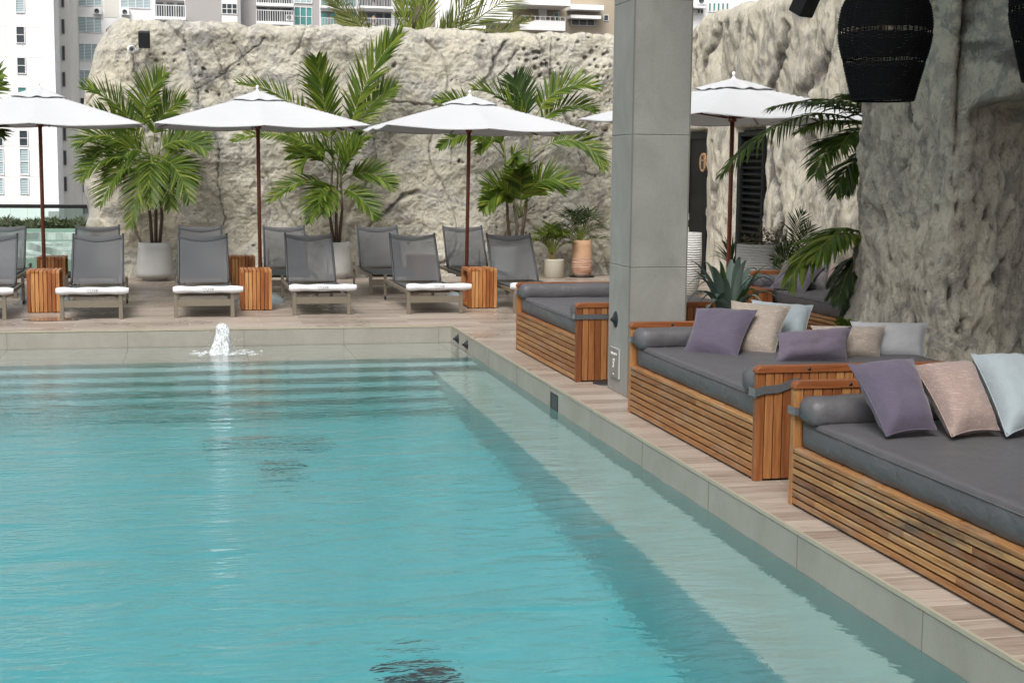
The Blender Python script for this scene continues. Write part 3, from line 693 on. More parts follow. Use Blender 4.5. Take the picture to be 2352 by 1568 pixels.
# towels
def make_towel():
    root = empty('rolled_towel', (0, 0, 0))
    m = MB(); n = 26; vs = []; fs = []; sg = 26
    def rad(t): return .040 + .003*math.sin(t*17)+.003*N.noise(Vector((t*6, 0, 0))) - .006*(1 if t < .02 or t > .98 else 0)
    for i in range(n+1):
        t = i/n; x = -.385+.77*t; 
        for k in range(sg):
            an = 2*PI*k/sg; r = rad(t)*(1+.05*N.noise(Vector((t*9, math.cos(an)*1.5, math.sin(an)*1.5)))); vs.append((x, r*1.08*math.cos(an), .040 + r*math.sin(an)*.98))
    for i in range(n):
        for k in range(sg): k2 = (k+1) % sg; fs.append((i*sg+k, i*sg+k2, (i+1)*sg+k2, (i+1)*sg+k))
    m.add(vs, fs, None, .5, True)
    for s_ in (0, n):   # spiral end
        pts = []
        x = -.385+.77*s_/n; sx = -1 if s_ == 0 else 1
        c = len(m.v); 
        vv = [(x - sx*.012, 0, .04)] + [vs[s_*sg+k] for k in range(sg)]
        m.add(vv, [(0, 1+k, 1+(k+1) % sg) for k in range(sg)], None, .5, True)
        sp = [(x + sx*.002, (.034-.028*q/30)*math.cos(q*.6), .04+(.034-.028*q/30)*math.sin(q*.6)) for q in range(31)]
        m.tube(sp, .004, 5)
    body = m.build('towel_roll', M['towel'], root)
    B = Matrix(((1, 0, 0, 0), (0, 0, -1, -.0445), (0, 1, 0, .045), (0, 0, 0, 1)))
    text('lettering', 'OLIVE', .038, M['lettergrey'], body, B, .0006, sx=1.25)
    text('lettering', 'BOUTIQUE HOTEL', .012, M['lettergrey'], body, Matrix.Translation((0, .0006, -.023)) @ B, .0006)
    return root
tw = make_towel()
for i, (x, y) in enumerate(front):
    o = tw if i == 0 else copy_tree(tw); o.location = (x + (.03 if i == 0 else .015*(-1)**i + .03), y+.0, .279); o.rotation_euler.z = R(-.02, .02)
    tag(o, ['rolled white towel cut off by the left edge of the frame', 'rolled white towel on the lounger beside the puddle', 'rolled white towel on the lounger behind the fountain', 'rolled white towel on the lounger in front of the textured planter', 'rolled white towel left of the third umbrella pole', 'rolled white towel just above the farthest daybed'][i], 'towel', 'rolled white towels')
# ================================================================ SIDE TABLE
def make_table():
    root = empty('side_table', (0, 0, 0)); W_, D_, H_ = .37, .45, .49; n = 8; sw = W_/n; g = .007
    for nm in ('top', 'front_panel', 'back_panel', 'bottom_panel'):
        m = MB()
        for k in range(n):
            x0 = -W_/2+k*sw+g/2; x1 = x0+sw-g
            if nm == 'top': m.box((x0, 0, H_-.035), (x1, D_, H_), axis=1)
            elif nm == 'front_panel': m.box((x0, 0, 0.008), (x1, .03, H_-.036))
            elif nm == 'back_panel': m.box((x0, D_-.03, 0.008), (x1, D_, H_-.036))
            else: m.box((x0, .031, .015), (x1, D_-.031, .045), axis=1)
        if nm in ('front_panel', 'back_panel'):
            y = .031 if nm == 'front_panel' else D_-.06
            m.box((-W_/2+.003, y, H_-.075), (W_/2-.003, y+.025, H_-.037)); m.box((-W_/2+.003, y, .046), (W_/2-.003, y+.025, .085)); m.box((-W_/2+.003, y, .235), (W_/2-.003, y+.02, .255))
        m.build(nm, M['sidewood'], root, bevel=.002, seg=1)
    return root
tb = make_table(); tb2 = None
tabs = [(-1.65, 17.38, 0, 'slatted teak side table nearest the water, beside the first umbrella pole and a puddle'), (.785, 17.38, 0, 'slatted teak side table nearest the water, under the second umbrella'), (3.53, 17.32, 0, 'slatted teak side table right of the third umbrella pole'),
        (-1.79, 20., 0, 'slatted teak side table by the railing, partly behind the first umbrella pole'), (.71, 20., 0, 'slatted teak side table by the rock wall, left of the second umbrella pole'), (3.23, 20., 0, 'slatted teak side table seen dimly through a mesh lounger back')]
for i, (x, y, a, l) in enumerate(tabs):
    o = tb if i == 0 else copy_tree(tb); o.location = (x, y, 0); o.rotation_euler.z = a; tag(o, l, 'side table', 'slatted side tables between the loungers')
# ================================================================ UMBRELLA
def make_umbrella(S=1.25, zE=2.2, zA=2.60):
    root = empty('patio_umbrella', (0, 0, 0))
    def surf(x, y, z0=0):
        r = max(abs(x), abs(y)); dg = min(abs(x), abs(y))/max(r, 1e-6)
        an = math.atan2(y, x); seam = abs(math.sin(4*an))  # 8 panels
        k = r
        z = zA - (zA-zE)*(k**1.06) - .030*seam*k + .012*dg*k + .006*k*N.noise(Vector((x*3, y*3, 1)))
        return (x*S, y*S, z + z0)
    m = MB(); n = 24
    m.grid(lambda u, v: surf(2*u-1, 2*v-1), n*2, n*2)
    c = m.build('canopy', M['canopy'], root)
    so = c.modifiers.new('Solidify', 'SOLIDIFY'); so.thickness = .004; so.offset = 0
    # valance hem
    h = MB()
    def hem(k, u):
        a = [(-1+2*u, -1), (1, -1+2*u), (1-2*u, 1), (-1, 1-2*u)][k]; return a
    for k in range(4):
        h.grid(lambda u, v, k=k: tuple(Vector(surf(*hem(k, u))) - Vector((0, 0, v*.006))), 24, 1)
    h.build('hem', M['canopy'], c)
    # vent cap
    v = MB(); cs = .26
    def vent(u, w):
        x, y = 2*u-1, 2*w-1; r = max(abs(x), abs(y)); an = math.atan2(y, x)
        return (x*cs*S*.95, y*cs*S*.95, zA + .050 - .112*r**1.15 - .012*abs(math.sin(4*an))*r + .006*math.sin(11*an)*r*r + .02*r*r*N.noise(Vector((x*2, y*2, 3))))
    v.grid(vent, 20, 20); vo = v.build('vent_cap', M['canopy'], c); so = vo.modifiers.new('Solidify', 'SOLIDIFY'); so.thickness = .004
    f = MB(); f.lathe([(.0, .075), (.012, .072), (.02, .055), (.018, .04), (.008, .03), (.012, .02), (.03, .0), (.032, -.02)], 14, (0, 0, zA+.045)); f.build('finial', M['white'], root)
    p = MB(); p.tube([(0, 0, .12), (0, 0, zA-.02)], .024, 14); p.build('pole', M['pole'], root)
    hub = MB(); hub.lathe([(.024, 0), (.045, 0), (.045, .07), (.024, .07)], 14, (0, 0, zE-.02)); hub.build('hub', M['pole'], root)
    for k in range(8):
        an = k*PI/4; e = 1. if k % 2 == 0 else 1.; x, y = [(1, 0), (1, 1), (0, 1), (-1, 1), (-1, 0), (-1, -1), (0, -1), (1, -1)][k]
        r = MB(); pts = [Vector(surf(x*t, y*t)) - Vector((0, 0, .018)) for t in (.03, .25, .5, .75, .975)]; r.tube(pts, .011, 6); rb = r.build('rib', M['pole'], root)
        s = MB(); s.tube([(x*.04, y*.04, zE+.02), tuple(Vector(surf(x*.56, y*.56))-Vector((0, 0, .025)))], .008, 6); s.build('strut', M['pole'], rb)
    b = MB(); b.lathe([(.0, .16), (.05, .16), (.055, .13), (.12, .125), (.13, .115), (.22, .09), (.29, .05), (.315, .0)], 36)
    bo = b.build('base', M['basegrey'], root)
    t = MB(); t.lathe([(.024, .3), (.03, .3), (.032, .13), (.045, .125)], 14); t.build('base_sleeve', M['basegrey'], bo)
    return root
um = make_umbrella()
ums = [(-1.76, 18.75, .0, (.012, .0), 1., 'white square umbrella cut off by the left edge'), (.885, 18.45, .015, (.004, -.006), 1., 'white square umbrella second from left, spreading between two potted palms'), (3.54, 18.45, .01, (0, .012), 1., 'white square umbrella left of the column, leaning very slightly'), (6.05, 15.55, .24, (0, .0), 1.04, 'white square umbrella half behind the stone column')]
for i, (x, y, a, tl, s_, l) in enumerate(ums):
    o = um if i == 0 else copy_tree(um); o.location = (x, y, 0); o.rotation_euler = (tl[0], tl[1], a); o.scale = (s_,)*3; tag(o, l, 'umbrella', 'white patio umbrellas over the terrace')
# ================================================================ DAYBED
def rbox_fn(lo, hi, p=5., amp=.006, seed=0., nz=6):
    lo = Vector(lo); hi = Vector(hi); c = (lo+hi)/2; h = (hi-lo)/2
    return c, h
def softbox(mb, lo, hi, rad=.04, res=.05, amp=.006, puff=.0, seed=0):
    """rounded, slightly creased upholstered block"""
    lo = Vector(lo); hi = Vector(hi); d = hi-lo; c = (lo+hi)/2
    def face(ax, sg):
        a, b = [i for i in range(3) if i != ax]
        na = max(4, int(d[a]/res)); nb = max(3, int(d[b]/res))
        def fn(u, v):
            q = Vector((0, 0, 0)); 
            u = .5-.5*math.cos(PI*u) if na < 40 else u
            v = .5-.5*math.cos(PI*v) if nb < 40 else v
            q[ax] = hi[ax] if sg > 0 else lo[ax]; q[a] = lo[a]+u*d[a]; q[b] = lo[b]+v*d[b]
            inner = Vector([max(lo[i]+rad, min(hi[i]-rad, q[i])) for i in range(3)]); n = q-inner
            if n.length > 1e-6: n.normalize()
            w = inner + n*rad
            pf = puff*math.sin(PI*u)**.5*math.sin(PI*v)**.5 if puff else 0
            w += n*(pf + amp*N.noise(w*7+Vector((seed, 0, 0))) + amp*.6*N.noise(w*19+Vector((0, seed, 0))))
            return w
        fl = (sg > 0) == (ax == 1)
        mb.grid(fn, na, nb, .5, fl)
    for ax in range(3):
        for sg in (-1, 1): face(ax, sg)
def make_daybed(x0, y0, L, label, fm, slats=7, grp='teak daybeds along the pool', AL=1.17, DP=1.8, near=True, strapside='near', zb=.33, seed=1, bol=(.85, .85), rz=0., BT=.60):
    random.seed(seed)
    root = empty('daybed', (x0, y0, 0), rz, label, 'daybed', grp)
    core = MB(); core.box((.022, .03, .015), (DP-.02, L-.03, zb-.03)); core.build('plinth', M['grout'], root)
    b = MB(); sh = (zb-.035)/slats
    for k in range(slats):
        z0 = .008+k*sh; y = .055
        while y < L-.06:
            ln = R(.5, 1.3); y1 = min(L-.055, y+ln)
            if L-.055-y1 < .25: y1 = L-.055
            b.box((0.0+R(-.001, .001), y+.0006, z0+.006), (.022, y1-.0006, z0+sh-.004), axis=1); y = y1
    b.build('front_slats', fm, root, bevel=.003, seg=2)
    for lo_, hi_, nm_ in (((DP-.02, .055), (DP, L-.055), 'back_slats'), ((AL+.03, 0), (DP-.021, .02), 'end_slats'), ((AL+.03, L-.02), (DP-.021, L), 'end_slats')):
        b = MB()
        for k in range(slats): z0 = .008+k*sh; b.box((lo_[0], lo_[1], z0+.004), (hi_[0], hi_[1], z0+sh-.003))
        b.build(nm_, fm, root)
    c = MB(); y = .055
    while y < L-.06:
        y1 = min(L-.055, y+R(.8, 1.4)); c.box((-.003, y+.0006, zb-.025), (.07, y1-.0006, zb), axis=1); y = y1
    co = c.build('cap_board', fm, root, bevel=.005)
    p = MB()
    for k in range(int(L/.22)): p.lathe([(0, .002), (.009, .002), (.010, 0)], 8, (.035, .12+k*.22, zb))
    p.build('plug', M['teakred'], co)
    def arm(yc):
        a = MB(); th = .05; HT = BT; sl = .052; n = int((AL)/sl)
        a.box((0, yc-th/2+.002, 0.0), (.048, yc+th/2-.002, HT-.001), rnd=R(0, 1))
        x = .052
        while x < AL-.01:
            x1 = min(AL, x+sl)
            for s_ in (-1, 1): a.box((x, yc+(s_*th/2)-(.016 if s_ > 0 else 0), .012), (x1-.005, yc+(s_*th/2)+(.016 if s_ < 0 else 0), HT-.001))
            x = x1
        ao = a.build('arm_panel', M['teak'], root, bevel=.0025, seg=1)
        k = MB(); k.box((.05, yc-.008, .01), (AL-.01, yc+.008, HT-.01)); k.build('arm_core', M['grout'], ao)
        r = MB(); vs = []; pr = []
        rr = .035; 
        for q in range(7): an = PI - q*(PI/2)/6; pr.append((-.006+rr+rr*math.cos(an), HT+.04-rr+rr*math.sin(an)))
        pr = [(-.006, HT)] + pr
        pr2 = [(AL+.006-(x_+.006), z_) for x_, z_ in reversed(pr)]
        out = pr+pr2; m_ = len(out); y0_, y1_ = yc-th/2-.008, yc+th/2+.008
        vs = [(x_, y0_, z_) for x_, z_ in out]+[(x_, y1_, z_) for x_, z_ in out]
        fs = [tuple(range(m_))[::1], tuple(range(m_, 2*m_))[::-1]]+[(i, i+m_, (i+1) % m_+m_, (i+1) % m_) for i in range(m_)]
        uvs = [[(vs[j][0], vs[j][1]+vs[j][2]) for j in f] for f in fs]
        r.add(vs, fs, uvs, .45); ro = r.build('arm_cap', M['teakred'], ao, bevel=.004)
        pg = MB()
        for s_ in (-1, 1): pg.tube([(.3, yc+s_*.031, HT+.02), (.3, yc+s_*.034, HT+.02)], .010, 10)
        pg.build('plug', M['black'], ro)
    arm(.03); arm(L-.03)
    mt = MB(); softbox(mt, (.035, .065, zb+.001), (DP-.03, L-.065, zb+.15), .028, .045, .006, .007, seed)
    mo = mt.build('mattress', M['mattress'], root)
    pp = MB()
    z = zb+.125; pp.tube([(.032, .12, z), (.028, L*.3, z+.002), (.030, L*.6, z-.002), (.032, L-.12, z)], .0035, 5); pp.build('piping', M['mattress'], mo)
    for which, yc in (('near', .165), ('far', L-.165)):
        ln = bol[0] if which == 'near' else bol[1]
        bb = MB(); softbox(bb, (.0, yc-.095, zb+.13), (ln, yc+.095, zb+.275), .055, .04, .008, .006, seed+yc); bo = bb.build('bolster', M['mattress'], root)
        pi = MB(); yy, zz = .085, .065; zc = zb+.2025
        loop = [(.035, yc+yy*math.cos(a_)*min(1, 1.0), zc+zz*math.sin(a_)) for a_ in [q*PI/8 for q in range(17)]]
        loop = [(x_, yc+(yy if abs(math.cos(q*PI/8)) > .3 else yy*abs(math.cos(q*PI/8))/.38)*(1 if math.cos(q*PI/8) > 0 else -1)*1.08, zc+(zz if abs(math.sin(q*PI/8)) > .3 else 0)*(1 if math.sin(q*PI/8) > 0 else -1)*1.08) for q, (x_, _, _) in enumerate(loop)]
    s = MB()
    if strapside == 'near':
        w0, w1 = .0, .11
        for k in range(12):
            t0, t1 = k/12, (k+1)/12; x0_, x1_ = -.012+t0*.26, -.012+t1*.26; z0_ = zb+.135+t0*.055+.006*math.sin(t0*9); z1_ = zb+.135+t1*.055+.006*math.sin(t1*9)
            s.add([(x0_, -.006, z0_), (x1_, -.006, z1_), (x1_, -.006, z1_+.045), (x0_, -.006, z0_+.045), (x0_, -.002, z0_), (x1_, -.002, z1_), (x1_, -.002, z1_+.045), (x0_, -.002, z0_+.045)], [(0, 1, 2, 3), (7, 6, 5, 4), (0, 4, 5, 1), (3, 2, 6, 7)], None, .5)
        s.box((-.013, -.006, zb+.135), (-.009, .09, zb+.18))
    else:
        s.box((-.013, -.004, zb+.15), (.30, -.001, zb+.19)); s.box((-.013, -.004, zb+.15), (-.009, .09, zb+.19))
    s.build('strap', M['strap'], root)
    s = MB(); s.box((-.013, L-.09, zb+.17), (-.009, L+.0, zb+.21)); s.box((-.009, L-.0895, zb+.17), (.05, L-.086, zb+.21)); s.build('strap', M['strap'], root)
    return root
make_daybed(3.03, 11.07, 2.2, 'farthest poolside teak daybed with bare charcoal mattress, left of the stone column', M['teakfront'], seed=1, bol=(.5, 1.3), strapside='flat', zb=.36)
make_daybed(3.02, 7.28, 2.36, 'teak daybed with six cushions, just right of the stone column', M['teakfront'], seed=2, bol=(.35, .8), zb=.335)
make_daybed(2.99, 4.35, 2.42, 'nearest teak daybed with water-stained front slats at the right edge', M['teakstain'], seed=5, bol=(.5, .75), zb=.30)
make_daybed(5.95, 12.3, 2.35, 'teak daybed deep in the corner behind drooping palm fronds', M['teakfront'], seed=4, bol=(.4, .8), zb=.33, grp='teak daybeds along the pool')
# slatted boxes by the far daybed
def slat_box(name, x, y, w, d, h, label, cat):
    root = empty(name, (x, y, 0), 0, label, cat); n = max(3, int(w/.05)); m = MB(); random.seed(int(x*10))
    for k in range(n):
        x0 = k*w/n; m.box((x0+.003, 0, .01), (x0+w/n-.003, .025, h-.03)); 
    m2 = MB(); 
    for k in range(n): x0 = k*w/n; m2.box((x0+.002, -.004, h-.028), (x0+w/n-.002, d, h), axis=1)
    nd = max(3, int(d/.05))
    for k in range(nd): y0 = .03+k*(d-.03)/nd; m.box((0, y0+.003, .01), (.02, y0+(d-.03)/nd-.003, h-.03)); m.box((w-.02, y0+.003, .01), (w, y0+(d-.03)/nd-.003, h-.03))
    m.box((0, .026, h*.45), (w, .03, h*.5)); 
    m.build('slatted_sides', M['teakred'], root, bevel=.002, seg=1); m2.build('top', M['teakred'], root, bevel=.002, seg=1)
slat_box('side_table', 5.60, 13.95, .33, .45, .49, 'slatted teak side table beside the corner daybed, behind the agave', 'side table')
slat_box('wooden_bench', 4.75, 14.3, .62, .5, .37, 'low slatted teak bench glimpsed between the column and the agave', 'bench')
# ================================================================ CUSHIONS
def cushion(BL, BR, TR_, TL, thick, m, label, grp='loose cushions on the daybeds', n=16):
    c = (BL+BR+TR_+TL)/4; ax = ((BR-BL)+(TR_-TL)).normalized(); ay = ((TL-BL)+(TR_-BR)).normalized(); nz = ax.cross(ay).normalized()
    if nz.y > 0: nz = -nz
    mb = MB(); sd = R(0, 50)
    def f(sg):
        def fn(u, v):
            a, b = 2*u-1, 2*v-1
            a2 = a*(1-.095*(1-b*b)*abs(a)); b2 = b*(1-.095*(1-a*a)*abs(b))
            u2, v2 = (a2+1)/2, (b2+1)/2
            p = BL*(1-u2)*(1-v2)+BR*u2*(1-v2)+TR_*u2*v2+TL*(1-u2)*v2
            t = (max(0, 1-a**4)**.55)*(max(0, 1-b**4)**.55)*(1-.25*(a*a+b*b)/2)
            wr = .012*N.noise(Vector((a*2.2+sd, b*2.2, sg)))+.006*N.noise(Vector((a*6+sd, b*6, sg)))
            # creases near the corners
            cr = .006*math.sin((a+b)*9+sd)*abs(a*b)
            return p - c + nz*sg*(thick*.66*t) + nz*(wr+cr)*t**.5
        return fn
    mb.grid(f(1), n, n); mb.grid(f(-1), n, n, None, True)
    # welted seam
    loop = []
    for e in range(4):
        for k in range(n):
            t = k/n; q = [(t, 0), (1, t), (1-t, 1), (0, 1-t)][e]; loop.append(f(0)(*q))
    loop.append(loop[0])
    o = mb.build('cushion', m); o.location = c
    w = MB(); w.tube(loop, .0035, 5, caps=False); w.build('welt', m, o)
    tag(o, label, 'cushion', grp); return o
def pcush(bl_, br_, tr_, tl_, ys, th, m, label):
    P = [at(x, y, Y) for (x, y), Y in zip((bl_, br_, tr_, tl_), ys)]; return cushion(P[0], P[1], P[2], P[3], th, m, label)
pcush((1568, 812), (1692, 826), (1740, 712), (1600, 708), (9.15, 8.85, 9.10, 9.40), .14, M['purple'], 'square purple cushion at the left end of the middle daybed')
pcush((1664, 815), (1778, 824), (1818, 702), (1680, 690), (9.12, 8.95, 9.22, 9.37), .13, M['beigepil'], 'square beige woven cushion behind the square purple one')
pcush((1745, 806), (1846, 812), (1868, 701), (1726, 688), (9.35, 9.25, 9.5, 9.6), .13, M['whitepil'], 'pale blue-grey cushion behind the beige woven one, middle daybed')
pcush((1782, 832), (1946, 828), (1957, 750), (1783, 764), (8.50, 8.50, 8.62, 8.62), .13, M['purpleb'], 'long dusty purple lumbar cushion on the middle daybed')
pcush((1880, 826), (2022, 828), (2034, 749), (1862, 748), (8.7, 8.68, 8.8, 8.85), .12, M['beigepil'], 'beige woven lumbar cushion right of the long purple one')
pcush((1965, 828), (2124, 832), (2133, 741), (1953, 738), (8.85, 8.75, 8.9, 9.0), .13, M['lightpil'], 'light grey lumbar cushion against the rock pillar')
pcush((2036, 1002), (2152, 988), (2098, 822), (1948, 836), (6.06, 6.08, 6.42, 6.42), .15, M['purple'], 'square purple cushion leaning back on the nearest daybed')
pcush((2186, 1003), (2296, 988), (2232, 830), (2095, 838), (5.98, 6.02, 6.37, 6.40), .15, M['pinkpil'], 'rosy beige woven cushion between purple and pale ones, nearest daybed')
pcush((2312, 1002), (2420, 975), (2352, 815), (2230, 812), (5.95, 6.0, 6.37, 6.40), .15, M['whitepil'], 'pale blue-grey cushion at the right edge of the frame')
pcush((1768, 662), (1848, 672), (1895, 612), (1803, 598), (14.05, 13.75, 14.0, 14.25), .13, M['purpleb'], 'purple cushion on the corner daybed behind palm fronds')
pcush((1838, 664), (1900, 667), (1908, 605), (1832, 604), (14.0, 13.9, 14.1, 14.2), .12, M['greypil'], 'grey cushion right of the purple one, corner daybed')
pcush((1895, 660), (1960, 664), (1975, 608), (1890, 610), (14.2, 14.1, 14.3, 14.4), .12, M['pinkpil'], 'beige cushion farthest back on the corner daybed')
# ================================================================ POTS
def pot(name, x, y, prof, m, label, soil=None, grp=None, wob=None, seg=40):
    root = empty(name, (x, y, 0), 0, label, 'planter', grp); b = MB(); b.lathe(prof, seg, wob=wob); b.build('vessel', m, root)
    zt = prof[-1][1] if soil is None else soil
    s = MB(); rr = soil[0]; zz = soil[1]; s.lathe([(rr, zz), (rr*.5, zz+.01), (0.001, zz+.015)], 20); s.build('soil', M['soil'], root); return root
pot('planter', -.50, 22.26, [(.17, 0), (.18, .03), (.24, .05), (.275, .08), (.278, .12), (.262, .3), (.24, .5), (.235, .575), (.215, .575), (.21, .45)], M['planter'], 'large smooth grey planter with the leftmost potted palm', (.215, .54), 'big round planters by the rock wall')
pot('planter', 2.26, 22.42, [(.16, 0), (.17, .03), (.215, .06), (.225, .12), (.222, .3), (.205, .5), (.2, .57), (.18, .57), (.175, .45)], M['pebbled'], 'textured pale planter behind a lounger, under the second umbrella edge', (.185, .54), 'big round planters by the rock wall')
pot('planter', 4.90, 22.35, [(.16, 0), (.215, .06), (.225, .12), (.21, .42), (.2, .5), (.18, .5), (.175, .4)], M['planter'], 'grey planter hidden behind the lounger right of the third umbrella', (.18, .47), 'big round planters by the rock wall')
pot('planter', 5.72, 22.33, [(.15, 0), (.16, .01), (.16, .27), (.158, .30), (.145, .30), (.142, .2)], M['beigepot'], 'small plain beige cylinder planter with bushy areca', (.145, .27))
pot('planter', 6.20, 22.40, [(.13, .02), (.14, .03), (.17, .12), (.172, .25), (.165, .4), (.155, .52), (.158, .6), (.14, .6), (.13, .5)], M['terra'], 'tall banded terracotta planter near the column', (.14, .57))
s_ = MB(); s_.lathe([(.0, 0), (.2, 0), (.21, .02), (.2, .022), (.0, .015)], 28); so_ = s_.build('saucer', M['black']); so_.location = (6.20, 22.40, .0); tag(so_, 'black saucer under the terracotta planter', 'saucer')
pot('planter', 6.98, 22.3, [(.16, 0), (.17, .02), (.225, .25), (.25, .55), (.235, .82), (.21, .82), (.2, .7)], M['ribbed'], 'tall white ribbed vase peeking out left of the column', (.21, .78), 'white ribbed vases')
pot('planter', 6.72, 18.9, [(.15, 0), (.17, .02), (.21, .25), (.225, .5), (.215, .87), (.19, .87), (.18, .75)], M['ribbed'], 'tall white ribbed vase right of the column in front of the black door', (.19, .83), 'white ribbed vases')
pot('planter', 6.72, 16.2, [(.22, 0), (.25, .02), (.30, .2), (.312, .45), (.298, .84), (.27, .85), (.26, .75)], M['ribbed'], 'wide white ribbed vase in front of the louvred shutter', (.27, .80), 'white ribbed vases')
pot('planter', 4.42, 11.3, [(.18, 0), (.2, .02), (.24, .3), (.25, .40), (.23, .40), (.22, .3)], M['planter'], 'grey planter of the big agave, behind the middle daybed', (.23, .36))
# ================================================================ PLANTS
def ribbon(mb, p, d, side, L, w, droop, rnd, seg=4):
    """leaflet: tapered folded strip"""
    pts = []; q = Vector(p); dd = d.normalized(); st = L/seg
    for i in range(seg+1):
        pts.append(q.copy()); dd = (dd + Vector((0, 0, -droop*(i+1)/seg))).normalized(); q = q + dd*st
    prof = [.35, 1., .92, .6, .03] if seg == 4 else ([.4, 1., .65, .03] if seg == 3 else [.5, 1, .05])
    vs = []
    for i, a in enumerate(pts):
        t = (pts[min(i+1, seg)]-pts[max(i-1, 0)]).normalized(); sd = side - t*side.dot(t)
        if sd.length < 1e-4: sd = t.orthogonal()
        sd.normalize(); vs += [a - sd*w*prof[i]*.5, a + sd*w*prof[i]*.5]
    mb.add(vs, [(2*i, 2*i+1, 2*i+3, 2*i+2) for i in range(seg)], None, rnd, True)
def frond(root, base, ctrl, tip, nl=30, ll=.4, lw=.028, m=None, start=.22, droop=.10, spread=58, rr=.008, vlift=.35, seg=4, tone=.5, facing=None):
    base, ctrl, tip = Vector(base), Vector(ctrl), Vector(tip)
    def B(t): return base*(1-t)**2+ctrl*2*t*(1-t)+tip*t*t
    def T(t): return ((ctrl-base)*2*(1-t)+(tip-ctrl)*2*t).normalized()
    r = MB(); r.tube([B(k/12) for k in range(13)], [rr*(1.15-k/12) + .0012 for k in range(13)], 5)
    lf = MB(); up0 = Vector((0, 0, 1)) if facing is None else facing
    for k in range(nl):
        t = start + (1-start)*(k+.5)/nl; p = B(t); tg = T(t)
        up = up0 - tg*up0.dot(tg)
        if up.length < .15: up = Vector((0, -1, 0)) - tg*(-tg.y)
        up.normalize(); lat = tg.cross(up).normalized()
        L = ll*(math.sin(PI*(.16+.78*(k+.5)/nl))**.75)
        an = math.radians(spread*(1-.45*(k/nl)) + R(-7, 7))
        for s in (-1, 1):
            if random.random() < .05: continue
            d = tg*math.cos(an) + lat*s*math.sin(an) + up*(vlift + R(-.12, .12))
            sd = (tg*math.sin(an) - lat*s*math.cos(an)) + up*R(-.5, .5)
            ribbon(lf, p, d, sd, L*R(.82, 1.08), lw*R(.8, 1.15), droop*R(.5, 1.6), min(1, max(0, tone + R(-.4, .45))), seg)
    fo = lf.build('frond', m or M['leaf'], root); r.build('stem', M['rachis'], fo); return fo
def plant(name, loc, label, cat, grp=None): return empty(name, loc, 0, label, cat, grp)
class Pl:
    def __init__(s, name, label, cat, base, grp=None):
        s.o = Vector(base); s.root = plant(name, base, label, cat, grp)
    def L(s, p): return Vector(p) - s.o
    def trunk(s, pts, rads, m=None):
        mb = MB(); mb.tube([s.L(p) for p in pts], rads, 9); mb.build('trunk', m or M['trunk'], s.root)
    def fr(s, b, c, t, **k): frond(s.root, s.L(b), s.L(c), s.L(t), **k)
def pal(spec, P, Y, **kw):
    for e in spec:
        b, c, t = e[0], e[1], e[2]; dy = e[3] if len(e) > 3 else R(-.3, .1); k = dict(kw); 
        if len(e) > 4: k.update(e[4])
        if 'facing' not in k: k['facing'] = Vector((R(-.4, .4), -1, R(.4, 1.6))).normalized()
        P.fr(at(*b, Y), at(*c, Y+dy*.5), at(*t, Y+dy), **k)
random.seed(11)
